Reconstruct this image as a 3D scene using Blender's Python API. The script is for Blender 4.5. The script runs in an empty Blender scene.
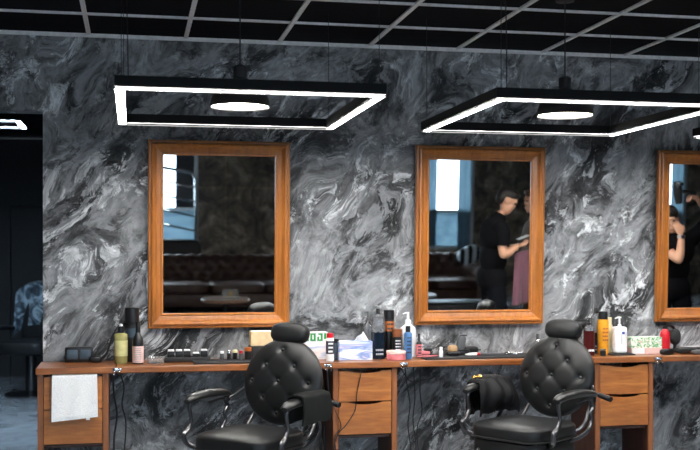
import bpy, bmesh, math, random
from mathutils import Vector, Matrix, noise as mnoise
random.seed(7)
R = math.radians
PI = math.pi
scene = bpy.context.scene
col = scene.collection
D = bpy.data

# ------------------------------------------------------------------ camera
ZC = 1.45
YAW = R(11.41)
FPX = 1080.0
cam_d = D.cameras.new('camera'); cam = D.objects.new('camera', cam_d); col.objects.link(cam)
cam.location = (0, 0, ZC); cam.rotation_euler = (R(90), 0, -YAW)
cam_d.sensor_width = 36.0; cam_d.lens = FPX / 700 * 36.0; cam_d.shift_y = 30 / 700
cam_d.clip_start = 0.02
cam_d.dof.use_dof = True; cam_d.dof.focus_distance = 6.35; cam_d.dof.aperture_fstop = 2.2
scene.camera = cam
vs = scene.view_settings
scene.display_settings.display_device = 'sRGB'
vs.view_transform = 'Standard'; vs.look = 'None'; vs.gamma = 1.0; vs.exposure = 0.60; vs.use_curve_mapping = False

def wx(px, Y):                       # X of the photo column px on the plane at distance Y
    return Y * math.tan(YAW + math.atan((px - 350) / FPX))
def wz(px, py, Y):
    X = wx(px, Y)
    return ZC + (255 - py) / FPX * (Y * math.cos(YAW) + X * math.sin(YAW))
def ppm(px, Y):                      # metres per photo pixel there
    return (Y * math.cos(YAW) + wx(px, Y) * math.sin(YAW)) / FPX

# ------------------------------------------------------------------ materials
def newmat(name):
    m = D.materials.new(name); m.use_nodes = True
    nt = m.node_tree; b = nt.nodes['Principled BSDF']
    return m, nt, b
def N(nt, t, **kw):
    n = nt.nodes.new(t)
    for k, v in kw.items():
        if k.startswith('i_'): n.inputs[k[2:].replace('_', ' ')].default_value = v
        else: setattr(n, k, v)
    return n
def noise_node(nt, vec, scale, detail=4, rough=.5, dist=0.0):
    n = N(nt, 'ShaderNodeTexNoise'); n.inputs['Scale'].default_value = scale; n.inputs['Detail'].default_value = detail
    n.inputs['Roughness'].default_value = rough; n.inputs['Distortion'].default_value = dist
    if vec is not None: nt.links.new(vec, n.inputs['Vector'])
    return n
def ramp(nt, fac, stops, interp='LINEAR'):
    r = N(nt, 'ShaderNodeValToRGB'); e = r.color_ramp.elements; r.color_ramp.interpolation = interp
    while len(e) < len(stops): e.new(.5)
    for i, (p, c) in enumerate(stops):
        e[i].position = p
        e[i].color = (c[0], c[1], c[2], 1) if hasattr(c, '__len__') else (c, c, c, 1)
    nt.links.new(fac, r.inputs[0]); return r
def mixc(nt, fac, a, b, mode='MIX'):
    m = N(nt, 'ShaderNodeMix', data_type='RGBA', blend_type=mode)
    for s, v in ((0, fac), (6, a), (7, b)):
        if hasattr(v, 'is_linked') or hasattr(v, 'links'): nt.links.new(v, m.inputs[s])
        else: m.inputs[s].default_value = v if s == 0 else (*v, 1)
    return m.outputs[2]
def objcoord(nt):
    return N(nt, 'ShaderNodeTexCoord').outputs['Object']
def bump(nt, b, h, strength=.2, dist=.01):
    n = N(nt, 'ShaderNodeBump'); n.inputs['Strength'].default_value = strength; n.inputs['Distance'].default_value = dist
    nt.links.new(h, n.inputs['Height']); nt.links.new(n.outputs[0], b.inputs['Normal'])

def plain(name, c, rough=.5, metal=0.0, spec=.5, coat=0.0, vary=.12, trans=0.0, scale=30, bumps=0.0, ior=1.45):
    m, nt, b = newmat(name)
    n = noise_node(nt, objcoord(nt), scale, 3)
    lo = [x * (1 - vary) for x in c]; hi = [min(1, x * (1 + vary)) for x in c]
    r = ramp(nt, n.outputs['Fac'], [(.3, lo), (.7, hi)])
    nt.links.new(r.outputs[0], b.inputs['Base Color'])
    b.inputs['Roughness'].default_value = rough; b.inputs['Metallic'].default_value = metal
    b.inputs['Specular IOR Level'].default_value = spec; b.inputs['Coat Weight'].default_value = coat
    b.inputs['Transmission Weight'].default_value = trans; b.inputs['IOR'].default_value = ior
    if bumps: bump(nt, b, n.outputs['Fac'], bumps, .004)
    return m

def emis(name, c, s):
    m, nt, b = newmat(name)
    b.inputs['Base Color'].default_value = (.8, .8, .8, 1)
    b.inputs['Emission Color'].default_value = (*c, 1); b.inputs['Emission Strength'].default_value = s
    return m

def wood(name, dark, mid, light, scale=1.0, axis='X', rough=.38, coat=.25):
    m, nt, b = newmat(name)
    mp = N(nt, 'ShaderNodeMapping'); nt.links.new(objcoord(nt), mp.inputs['Vector'])
    sc = {'X': (1.5, 14, 14), 'Z': (14, 14, 1.5)}[axis]
    mp.inputs['Scale'].default_value = [s * scale for s in sc]
    n1 = noise_node(nt, mp.outputs[0], 1.3, 7, .6, 1.2)
    n2 = noise_node(nt, mp.outputs[0], 6, 4, .6, .4)
    n3 = noise_node(nt, objcoord(nt), 4.0, 3)
    r = ramp(nt, n1.outputs['Fac'], [(.3, dark), (.5, mid), (.72, light)])
    r2 = ramp(nt, n2.outputs['Fac'], [(.3, .72), (.6, 1.0)])
    r3 = ramp(nt, n3.outputs['Fac'], [(.3, .82), (.7, 1.08)])
    c = mixc(nt, 1.0, r.outputs[0], r2.outputs[0], 'MULTIPLY'); c = mixc(nt, 1.0, c, r3.outputs[0], 'MULTIPLY')
    nt.links.new(c, b.inputs['Base Color'])
    b.inputs['Roughness'].default_value = rough; b.inputs['Coat Weight'].default_value = coat; b.inputs['Coat Roughness'].default_value = .25
    bump(nt, b, n2.outputs['Fac'], .08, .002)
    return m

def marble(name):
    """dark waxed plaster with smoky grey fields, diagonal sweeps and pale flecks"""
    m, nt, b = newmat(name); L = nt.links.new
    oc = objcoord(nt)
    a = R(52)
    def dot(v):
        d = N(nt, 'ShaderNodeVectorMath', operation='DOT_PRODUCT'); L(oc, d.inputs[0]); d.inputs[1].default_value = v; return d.outputs['Value']
    u = dot((math.cos(a) * .62, .3, math.sin(a) * .62)); v = dot((-math.sin(a), .3, math.cos(a)))
    cx = N(nt, 'ShaderNodeCombineXYZ'); L(u, cx.inputs[0]); L(v, cx.inputs[1])
    def warp(vec, sc, amt, det=3):
        w = noise_node(nt, vec, sc, det, .5)
        s = N(nt, 'ShaderNodeVectorMath', operation='SUBTRACT'); L(w.outputs['Color'], s.inputs[0]); s.inputs[1].default_value = (.5, .5, .5)
        k = N(nt, 'ShaderNodeVectorMath', operation='SCALE'); L(s.outputs[0], k.inputs[0]); k.inputs['Scale'].default_value = amt
        ad = N(nt, 'ShaderNodeVectorMath', operation='ADD'); L(vec, ad.inputs[0]); L(k.outputs[0], ad.inputs[1]); return ad.outputs[0]
    v1 = warp(cx.outputs[0], 1.5, .75)
    v2 = warp(v1, 7.0, .10, 5)
    # broad smoky fields
    A = noise_node(nt, v2, 2.5, 12, .70, .2)
    base = ramp(nt, A.outputs['Fac'], [(.36, .010), (.43, .040), (.48, .110), (.54, .235), (.66, .35)])
    # dark torn sweeps
    V = noise_node(nt, v2, 4.6, 12, .74, .15)
    vd = ramp(nt, V.outputs['Fac'], [(.40, .22), (.455, 1.0)])
    c = mixc(nt, .9, base.outputs[0], vd.outputs[0], 'MULTIPLY')
    # mid grey brushed patches with crisp edges
    K = noise_node(nt, v2, 4.0, 12, .74, .3)
    kp = ramp(nt, K.outputs['Fac'], [(.53, 0), (.56, .8)])
    c = mixc(nt, kp.outputs[0], c, (.27, .27, .275))
    # pale flakes torn out of the plaster
    B = noise_node(nt, v2, 6.2, 14, .78, .25)
    Mk = noise_node(nt, v1, 1.3, 2, .5)
    fb = ramp(nt, B.outputs['Fac'], [(.535, 0), (.565, .85), (.64, 1)])
    fm = ramp(nt, Mk.outputs['Fac'], [(.44, .30), (.54, 1)])
    f = mixc(nt, 1.0, fb.outputs[0], fm.outputs[0], 'MULTIPLY')
    F = noise_node(nt, v2, 24, 8, .7)
    fp = ramp(nt, F.outputs['Fac'], [(.32, .30), (.64, .82)])
    c = mixc(nt, f, c, fp.outputs[0])
    # fine mottling and scratches
    G = noise_node(nt, v2, 15, 10, .75, .2)
    g = ramp(nt, G.outputs['Fac'], [(.34, .50), (.66, 1.42)])
    c = mixc(nt, 1.0, c, g.outputs[0], 'MULTIPLY')
    c = mixc(nt, 1.0, c, (.97, 1.0, 1.035), 'MULTIPLY')
    L(c, b.inputs['Base Color'])
    rr = ramp(nt, G.outputs['Fac'], [(.3, .42), (.7, .62)]); L(rr.outputs[0], b.inputs['Roughness'])
    b.inputs['Specular IOR Level'].default_value = .2
    bump(nt, b, B.outputs['Fac'], .12, .01)
    return m

def slabs(name):
    m, nt, b = newmat(name); L = nt.links.new
    oc = objcoord(nt)
    sp = N(nt, 'ShaderNodeSeparateXYZ'); L(oc, sp.inputs[0]); cx = N(nt, 'ShaderNodeCombineXYZ'); L(sp.outputs[0], cx.inputs[0]); L(sp.outputs[2], cx.inputs[1])
    n = noise_node(nt, cx.outputs[0], 2.2, 9, .66, 1.4); n2 = noise_node(nt, cx.outputs[0], 5, 8, .7, .8)
    c1 = ramp(nt, n.outputs['Fac'], [(.34, (.06, .052, .045)), (.5, (.24, .20, .155)), (.66, (.66, .56, .43))])
    c2 = ramp(nt, n2.outputs['Fac'], [(.3, .5), (.66, 1.5)])
    c = mixc(nt, 1.0, c1.outputs[0], c2.outputs[0], 'MULTIPLY')
    br = N(nt, 'ShaderNodeTexBrick'); mp = N(nt, 'ShaderNodeMapping'); L(cx.outputs[0], mp.inputs[0]); mp.inputs['Location'].default_value = (-1.43 + 3, -1.7 + 2.4, 0)
    L(mp.outputs[0], br.inputs['Vector']); br.offset = 0; br.inputs['Scale'].default_value = 1; br.inputs['Brick Width'].default_value = 1.5; br.inputs['Row Height'].default_value = 1.2
    br.inputs['Mortar Size'].default_value = .006; br.inputs['Color1'].default_value = (1, 1, 1, 1); br.inputs['Color2'].default_value = (.8, .8, .8, 1); br.inputs['Mortar'].default_value = (1.8, 1.6, 1.3, 1)
    c = mixc(nt, 1.0, c, br.outputs[0], 'MULTIPLY')
    L(c, b.inputs['Base Color']); b.inputs['Roughness'].default_value = .5
    return m

def tiles(name, c, line, w, rough):
    m, nt, b = newmat(name); L = nt.links.new
    oc = objcoord(nt)
    br = N(nt, 'ShaderNodeTexBrick'); L(oc, br.inputs['Vector']); br.offset = 0
    br.inputs['Scale'].default_value = 1; br.inputs['Brick Width'].default_value = w; br.inputs['Row Height'].default_value = w; br.inputs['Mortar Size'].default_value = .003
    br.inputs['Color1'].default_value = (*c, 1); br.inputs['Color2'].default_value = (*[x * .9 for x in c], 1); br.inputs['Mortar'].default_value = (*line, 1)
    n = noise_node(nt, oc, 2.5, 8, .6, 2.0); r = ramp(nt, n.outputs['Fac'], [(.35, .7), (.6, 1.1)])
    L(mixc(nt, 1.0, br.outputs[0], r.outputs[0], 'MULTIPLY'), b.inputs['Base Color']); b.inputs['Roughness'].default_value = rough
    return m

def leather(name, c, rough=.36):
    m, nt, b = newmat(name)
    n = noise_node(nt, objcoord(nt), 260, 3, .6); n2 = noise_node(nt, objcoord(nt), 9, 3)
    r = ramp(nt, n2.outputs['Fac'], [(.3, [x * .8 for x in c]), (.7, [x * 1.25 for x in c])]); nt.links.new(r.outputs[0], b.inputs['Base Color'])
    b.inputs['Roughness'].default_value = rough; b.inputs['Specular IOR Level'].default_value = .42
    bump(nt, b, n.outputs['Fac'], .10, .001)
    return m

def cloth(name, c, pattern=None):
    m, nt, b = newmat(name)
    oc = objcoord(nt)
    n = noise_node(nt, oc, 180, 2, .6)
    if pattern:
        q = noise_node(nt, oc, 5.5, 5, .6, 2.5); r = ramp(nt, q.outputs['Fac'], pattern)
    else:
        r = ramp(nt, n.outputs['Fac'], [(.3, [x * .85 for x in c]), (.7, [min(1, x * 1.08) for x in c])])
    nt.links.new(r.outputs[0], b.inputs['Base Color'])
    b.inputs['Roughness'].default_value = .85; b.inputs['Specular IOR Level'].default_value = .2
    b.inputs['Sheen Weight'].default_value = .15
    bump(nt, b, n.outputs['Fac'], .25, .002)
    return m

def stripes(name, c1, c2, freq, axis='X', rough=.5, dist=0.0):
    m, nt, b = newmat(name)
    w = N(nt, 'ShaderNodeTexWave', wave_type='BANDS', bands_direction=axis); nt.links.new(objcoord(nt), w.inputs['Vector'])
    w.inputs['Scale'].default_value = freq; w.inputs['Distortion'].default_value = dist; w.inputs['Detail'].default_value = 3; w.inputs['Detail Scale'].default_value = 6
    r = ramp(nt, w.outputs['Fac'], [(.44, c1), (.56, c2)]); nt.links.new(r.outputs[0], b.inputs['Base Color']); b.inputs['Roughness'].default_value = rough
    return m

def blotch(name, stops, scale, dist=1.0, rough=.5, stretch=(1, 1, 1)):
    m, nt, b = newmat(name)
    mp = N(nt, 'ShaderNodeMapping'); nt.links.new(objcoord(nt), mp.inputs[0]); mp.inputs['Scale'].default_value = stretch
    n = noise_node(nt, mp.outputs[0], scale, 3, .5, dist); r = ramp(nt, n.outputs['Fac'], stops); nt.links.new(r.outputs[0], b.inputs['Base Color'])
    b.inputs['Roughness'].default_value = rough
    return m

M = dict(
    marble=marble('dark marbled plaster'), slab=slabs('brown stone slabs'),
    ctile=plain('black ceiling tile', (.004, .004, .006), .8, spec=.1, vary=.3, scale=60), grid=plain('pale grid bar', (.78, .78, .78), .5),
    floor=tiles('grey marble floor', (.26, .28, .30), (.12, .12, .13), .6, .18), ledblack=plain('matt black housing', (.006, .006, .006), .6, spec=.2), hallwall=plain('near black paint', (.010, .011, .014), .6),
    paint=plain('dark plaster', (.05, .05, .055), .7), whitepaint=plain('white frame paint', (.75, .78, .80), .4),
    wood=wood('cabinet wood', (.30, .092, .018), (.41, .138, .028), (.52, .195, .046), 1.0, 'X', .42, .08),
    topwood=wood('worktop wood', (.20, .060, .014), (.31, .098, .022), (.41, .145, .036), 1.0, 'X', .3, .25),
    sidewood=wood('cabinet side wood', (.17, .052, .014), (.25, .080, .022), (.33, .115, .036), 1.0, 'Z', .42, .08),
    darkside=wood('dark brown cabinet side', (.060, .018, .010), (.085, .026, .014), (.12, .038, .020), 1.0, 'Z', .45, .05),  # brown darker than the front wood, used for side panels and shelf
    frame=wood('mirror frame wood', (.40, .130, .022), (.46, .158, .028), (.52, .19, .036), .45, 'Z', .32, .25),
    leather=leather('black leather', (.008, .0085, .009), .42), armleather=leather('black arm leather', (.012, .012, .012), .3),
    sofa=leather('dark brown leather', (.075, .040, .032), .42),
    chrome=plain('chrome', (.62, .63, .65), .14, 1.0, vary=.03), darkmetal=plain('dark metal', (.10, .10, .105), .28, 1.0), blackmetal=plain('black metal', (.012, .012, .013), .35),
    black=plain('black plastic', (.010, .010, .011), .35), blackmatt=plain('matt black plastic', (.014, .014, .015), .6), cord=plain('black cable', (.012, .012, .013), .5),
    white=plain('white plastic', (.78, .79, .80), .35, vary=.03), cream=plain('cream card', (.70, .52, .30), .6), grey=plain('grey plastic', (.09, .095, .10), .45),
    bluegrey=plain('blue grey panel', (.05, .075, .10), .3),
    navy=plain('navy liquid', (.006, .012, .022), .12), clear=plain('clear plastic', (.82, .85, .86), .08, trans=.85, vary=.02), smoke=plain('smoky glass', (.30, .31, .33), .1, trans=.6),
    oillabel=plain('yellow green label', (.58, .56, .26), .5), oil=plain('yellow green oil', (.42, .40, .16), .12, trans=.25), amber=plain('amber label', (.42, .12, .025), .35), copper=plain('copper brown', (.22, .07, .025), .35, coat=.3),
    pink=plain('pink plastic', (.66, .20, .22), .4), palepink=plain('pale pink card', (.72, .50, .46), .6), blue=plain('blue bottle', (.06, .16, .34), .35), red=plain('red metal', (.55, .012, .022), .28, coat=.4),
    yellow=plain('orange yellow plastic', (.78, .34, .02), .35), ivory=plain('ivory plastic', (.78, .68, .42), .4), winered=plain('wine red liquid', (.055, .008, .008), .15), tan=plain('tan bristle', (.42, .26, .13), .7),
    gold=plain('gold', (.80, .52, .16), .22, 1.0), green=plain('green ink', (.03, .32, .08), .6), ink=plain('dark ink', (.03, .03, .04), .6), blueink=plain('blue ink', (.03, .08, .32), .6), greyink=plain('grey ink', (.35, .36, .38), .6),
    towel=cloth('white towelling', (.90, .90, .89)), blackcloth=plain('dark towelling', (.009, .010, .0095), .9, spec=.15, scale=200, bumps=.3), capecloth=plain('black nylon cape', (.005, .005, .006), .6, spec=.25),
    cape=cloth('marbled cape', (.1, .1, .1), [(.38, (.015, .022, .034)), (.50, (.06, .085, .11)), (.60, (.26, .33, .38))]),
    tissuebox=blotch('cloudy tissue box', [(.36, (.80, .80, .82)), (.46, (.62, .68, .80)), (.53, (.18, .28, .58)), (.60, (.66, .60, .74)), (.7, (.82, .80, .80))], 3, .6, .5, (1.4, 1, 8)),
    pinkbox=blotch('pink and blue box', [(.36, (.78, .62, .60)), (.5, (.80, .76, .76)), (.62, (.36, .46, .68))], 6, .6, .5, (1, 1, 5)),
    leafbox=blotch('leafy printed box', [(.40, (.80, .84, .78)), (.47, (.74, .82, .70)), (.50, (.06, .34, .10)), (.57, (.10, .40, .14)), (.60, (.80, .84, .76)), (.70, (.75, .36, .22))], 34, 1.5),
    skin=plain('skin', (.62, .33, .21), .5, vary=.08, scale=12), hair=plain('dark hair', (.012, .009, .008), .5, scale=80, bumps=.4), brownhair=plain('brown hair', (.07, .028, .016), .5, scale=80),
    tee=plain('black cotton', (.004, .004, .005), .9, spec=.1), jeans=plain('black denim', (.005, .0055, .008), .9, spec=.1), knit=cloth('grey brown knit', (.085, .068, .058)), mauve=cloth('mauve cloth', (.17, .075, .10)), browntrousers=cloth('brown trousers', (.12, .058, .036)),
    zebra=stripes('blue and white stripes', (.004, .006, .012), (.75, .86, .95), 2.6, 'X', .6, .6),
    sheer=plain('blue grey curtain', (.30, .37, .42), .8, trans=.0, vary=.2, scale=4), pane=plain('dark window panel', (.02, .028, .034), .2), tabletop=wood('table wood', (.22, .11, .06), (.32, .17, .10), (.42, .24, .15), 1, 'X'),
    street=plain('street paving', (.30, .31, .32), .8), led=emis('white LED diffuser', (1.0, .985, .96), 62), bulb=emis('lamp glow', (1.0, .93, .84), 40), hallled=emis('hall LED diffuser', (.60, .80, 1.0), 190), greenled=emis('dim green sign', (.1, .7, .55), .25),
)
_mg, _nt, _b = newmat('mirror silver'); _b.inputs['Base Color'].default_value = (.86, .89, .89, 1); _b.inputs['Metallic'].default_value = 1; _b.inputs['Roughness'].default_value = 0.0
M['mirror'] = _mg
_wg = D.materials.new('window glass'); _wg.use_nodes = True; _nt = _wg.node_tree; _nt.nodes.clear()
_o = _nt.nodes.new('ShaderNodeOutputMaterial'); _mx = _nt.nodes.new('ShaderNodeMixShader'); _t = _nt.nodes.new('ShaderNodeBsdfTransparent'); _g = _nt.nodes.new('ShaderNodeBsdfGlossy'); _g.inputs['Roughness'].default_value = .02
_mx.inputs[0].default_value = .06; _nt.links.new(_t.outputs[0], _mx.inputs[1]); _nt.links.new(_g.outputs[0], _mx.inputs[2]); _nt.links.new(_mx.outputs[0], _o.inputs[0])
M['glass'] = _wg
_sh = D.materials.new('blue grey sheer curtain'); _sh.use_nodes = True; _nt = _sh.node_tree; _nt.nodes.clear()
_o = _nt.nodes.new('ShaderNodeOutputMaterial'); _mx = _nt.nodes.new('ShaderNodeMixShader'); _df = _nt.nodes.new('ShaderNodeBsdfDiffuse'); _tl = _nt.nodes.new('ShaderNodeBsdfTranslucent')
_w = _nt.nodes.new('ShaderNodeTexNoise'); _w.inputs['Scale'].default_value = 5; _w.inputs['Detail'].default_value = 5
_r = ramp(_nt, _w.outputs['Fac'], [(.3, (.20, .27, .31)), (.7, (.38, .46, .50))]); _df.inputs[0].default_value = (.3, .37, .42, 1); _nt.links.new(_r.outputs[0], _tl.inputs[0])
_mx.inputs[0].default_value = .6; _nt.links.new(_df.outputs[0], _mx.inputs[1]); _nt.links.new(_tl.outputs[0], _mx.inputs[2]); _nt.links.new(_mx.outputs[0], _o.inputs[0])
M['sheer'] = _sh

# ------------------------------------------------------------------ mesh builder
class MB:
    def __init__(s): s.bm = bmesh.new()
    def _add(s, verts, faces):
        vv = [s.bm.verts.new(v) for v in verts]
        for f in faces:
            try: s.bm.faces.new([vv[i] for i in f])
            except ValueError: pass
        return vv
    def box(s, c, size, bevel=0.0, rot=None, seg=2):
        t = bmesh.new(); bmesh.ops.create_cube(t, size=1.0)
        bmesh.ops.scale(t, vec=size, verts=t.verts)
        if bevel > 0:
            bmesh.ops.bevel(t, geom=list(t.edges), offset=bevel, segments=seg, profile=.5, affect='EDGES')
        if rot is not None: bmesh.ops.rotate(t, cent=(0, 0, 0), matrix=rot, verts=t.verts)
        bmesh.ops.translate(t, vec=c, verts=t.verts)
        t.verts.index_update()
        s._add([v.co.copy() for v in t.verts], [[v.index for v in f.verts] for f in t.faces]); t.free(); return s
    def lathe(s, prof, c=(0, 0, 0), seg=24, rot=None, sx=1.0, sy=1.0, ring=False):
        vs_, fs = [], []
        n = len(prof)
        for i in range(seg):
            a = 2 * PI * i / seg
            for r, z in prof:
                v = Vector((max(r, 1e-5) * math.cos(a) * sx, max(r, 1e-5) * math.sin(a) * sy, z))
                if rot is not None: v = rot @ v
                vs_.append(v + Vector(c))
        for i in range(seg):
            j = (i + 1) % seg
            for k in range(n - 1): fs.append((i * n + k, j * n + k, j * n + k + 1, i * n + k + 1))
        if ring:
            for i in range(seg):
                j = (i + 1) % seg; fs.append((i * n + n - 1, j * n + n - 1, j * n, i * n))
        else:
            fs.append([i * n for i in range(seg)][::-1]); fs.append([i * n + n - 1 for i in range(seg)])
        s._add(vs_, fs); return s
    def tube(s, pts, r, seg=10, smooth=True, flat=1.0):
        P = [Vector(p) for p in pts]
        rs = r if hasattr(r, '__len__') else [r] * len(P)
        if smooth and len(P) > 2:
            Q, q = [], []
            for i in range(len(P) - 1):
                p0, p1, p2, p3 = P[max(i - 1, 0)], P[i], P[i + 1], P[min(i + 2, len(P) - 1)]
                for k in range(6):
                    t = k / 6
                    Q.append(.5 * ((2 * p1) + (p2 - p0) * t + (2 * p0 - 5 * p1 + 4 * p2 - p3) * t * t + (3 * p1 - p0 - 3 * p2 + p3) * t ** 3))
                    q.append(rs[i] * (1 - t) + rs[i + 1] * t)
            Q.append(P[-1]); q.append(rs[-1]); P, rs = Q, q
        up = Vector((0, 0, 1)); vs_, fs = [], []
        prev = None
        for i, p in enumerate(P):
            d = (P[min(i + 1, len(P) - 1)] - P[max(i - 1, 0)]).normalized()
            if prev is None:
                a = up if abs(d.z) < .9 else Vector((1, 0, 0)); x = d.cross(a).normalized()
            else:
                x = (prev - d * prev.dot(d)).normalized()
            prev = x; y = d.cross(x)
            for k in range(seg):
                t = 2 * PI * k / seg; vs_.append(p + (x * math.cos(t) + y * math.sin(t) * flat) * rs[i])
        for i in range(len(P) - 1):
            for k in range(seg):
                l = (k + 1) % seg; fs.append((i * seg + k, i * seg + l, (i + 1) * seg + l, (i + 1) * seg + k))
        fs.append(list(range(seg))[::-1]); fs.append([(len(P) - 1) * seg + k for k in range(seg)])
        s._add(vs_, fs); return s
    def superq(s, c, half, e1=.5, e2=.5, nu=28, nv=16, rot=None):
        def f(w, e): return math.copysign(abs(w) ** e, w)
        vs_, fs = [], []
        for j in range(nv + 1):
            p = -PI / 2 + PI * j / nv
            for i in range(nu):
                t = 2 * PI * i / nu
                v = Vector((half[0] * f(math.cos(p), e1) * f(math.cos(t), e2), half[1] * f(math.cos(p), e1) * f(math.sin(t), e2), half[2] * f(math.sin(p), e1)))
                if rot is not None: v = rot @ v
                vs_.append(v + Vector(c))
        for j in range(nv):
            for i in range(nu):
                k = (i + 1) % nu; fs.append((j * nu + i, j * nu + k, (j + 1) * nu + k, (j + 1) * nu + i))
        s._add(vs_, fs); bmesh.ops.remove_doubles(s.bm, verts=s.bm.verts, dist=1e-6); return s
    def prism(s, poly, y0, y1):       # polygon in XZ pushed from y0 to y1
        n = len(poly)
        s._add([(x, y0, z) for x, z in poly] + [(x, y1, z) for x, z in poly],
               [list(range(n)), list(range(n, 2 * n))[::-1]] + [(i, i + n, (i + 1) % n + n, (i + 1) % n) for i in range(n)]); return s
    def sheet(s, fn, nu, nv, th):     # fn(u,v)->Vector, given a real thickness
        g = [[Vector(fn(i / nu, j / nv)) for j in range(nv + 1)] for i in range(nu + 1)]
        nrm = {}
        for i in range(nu + 1):
            for j in range(nv + 1):
                du = g[min(i + 1, nu)][j] - g[max(i - 1, 0)][j]; dv = g[i][min(j + 1, nv)] - g[i][max(j - 1, 0)]
                n = du.cross(dv); nrm[i, j] = n.normalized() if n.length > 1e-9 else Vector((0, 0, 1))
        W = nv + 1; K = (nu + 1) * W
        vs_ = [g[i][j] + nrm[i, j] * th / 2 for i in range(nu + 1) for j in range(W)] + [g[i][j] - nrm[i, j] * th / 2 for i in range(nu + 1) for j in range(W)]
        fs = []
        for i in range(nu):
            for j in range(nv):
                a = i * W + j; q = (a, a + W, a + W + 1, a + 1); fs.append(q); fs.append(tuple(K + x for x in q[::-1]))
        for i in range(nu):
            for j in (0, nv):
                a = i * W + j; fs.append((a, a + W, K + a + W, K + a))
        for j in range(nv):
            for i in (0, nu):
                a = i * W + j; fs.append((a, a + 1, K + a + 1, K + a))
        s._add(vs_, fs); return s
    def build(s, name, mat, parent=None, smooth=True, angle=35):
        bmesh.ops.recalc_face_normals(s.bm, faces=s.bm.faces)
        me = D.meshes.new(name); s.bm.to_mesh(me); s.bm.free()
        me.materials.append(M[mat] if isinstance(mat, str) else mat)
        if smooth:
            me.polygons.foreach_set('use_smooth', [True] * len(me.polygons))
            try: me.set_sharp_from_angle(angle=R(angle))
            except Exception: pass
        o = D.objects.new(name, me); col.objects.link(o)
        if parent is not None: o.parent = parent
        return o

def tag(o, label=None, cat=None, group=None, kind=None):
    if label: o['label'] = label
    if cat: o['category'] = cat
    if group: o['group'] = group
    if kind: o['kind'] = kind
    return o
def thing(name, label, cat, loc=(0, 0, 0), rz=0.0, group=None):
    o = D.objects.new(name, None); col.objects.link(o); o.empty_display_size = .1
    o.location = loc; o.rotation_euler = (0, 0, rz); return tag(o, label, cat, group)
def kids(o): return [c for c in D.objects if c.parent == o]
def copy_tree(o, parent=None):
    c = o.copy(); col.objects.link(c)
    if parent is not None: c.parent = parent
    for ch in kids(o): copy_tree(ch, c)
    return c
def structure(o): o['kind'] = 'structure'; return o

# ------------------------------------------------------------------ the room
YW = 7.0; H = 2.838
X0, X1, YB = -2.2, 11.0, -3.0
mb = MB(); mb.box(((X0 + X1) / 2, 5.4, -.05), (X1 - X0 + .3, 17.2, .1)); structure(mb.build('floor', 'floor', smooth=False))
mb = MB(); mb.box(((X0 + X1) / 2, 5.4, H + .06), (X1 - X0 + .3, 17.2, .1)); ceil = structure(mb.build('ceiling', 'ctile', smooth=False))
mb = MB()
gx = -.267 - .604 * 3
while gx < X1:
    mb.box((gx, 2.0, H), (.026, 9.98, .012)); gx += .604
gy = 6.39
while gy > YB:
    mb.box(((X0 + X1) / 2, gy, H), (X1 - X0, .024, .0116)); gy -= .604
mb.box(((X0 + X1) / 2, 6.986, H - .006), (X1 - X0, .024, .022))
mb.build('ceiling_grid', 'grid', ceil, smooth=False)

mb = MB()                                             # marbled wall with the doorway on the left
mb.box(((-.546 + X1) / 2, YW + .08, H / 2), (X1 + .546, .16, H))
mb.box(((-.546 - 1.75) / 2, YW + .08, (2.351 + H) / 2), (1.75 - .546, .16, H - 2.351))
mb.box(((X0 - 1.75) / 2, YW + .08, H / 2), (X0 * -1 - 1.75, .16, H))
structure(mb.build('wall_back', 'marble', smooth=False))
mb = MB(); mb.box((X0 - .06, 5.4, H / 2), (.12, 17.0, H)); structure(mb.build('wall_left', 'paint', smooth=False))
mb = MB(); mb.box((X1 + .06, 2.0, H / 2), (.12, 10.0, H)); structure(mb.build('wall_right', 'paint', smooth=False))
# hall behind the doorway
mb = MB(); mb.box((-.6, 13.5, H / 2), (3.3, .12, H)); structure(mb.build('wall_hall_end', 'hallwall', smooth=False))
mb = MB(); mb.box((.9, 10.3, H / 2), (.12, 6.2, H)); structure(mb.build('wall_hall_right', 'hallwall', smooth=False))
mb = MB(); mb.box((-.95, 13.40, 1.0), (.9, .05, 2.0), .004); mb.box((-1.45, 13.40, 1.02), (.06, .07, 2.06)); mb.box((-.47, 13.40, 1.02), (.06, .07, 2.06)); mb.box((-.96, 13.40, 2.08), (1.04, .07, .06)); d1 = structure(mb.build('door_1', 'hallwall', smooth=False))
MB().lathe([(.0, 0), (.022, 0), (.022, .05), (0, .05)], (-.58, 13.37, 1.0), 12, Matrix.Rotation(R(90), 3, 'X')).build('door_handle', 'darkmetal', d1)

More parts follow.
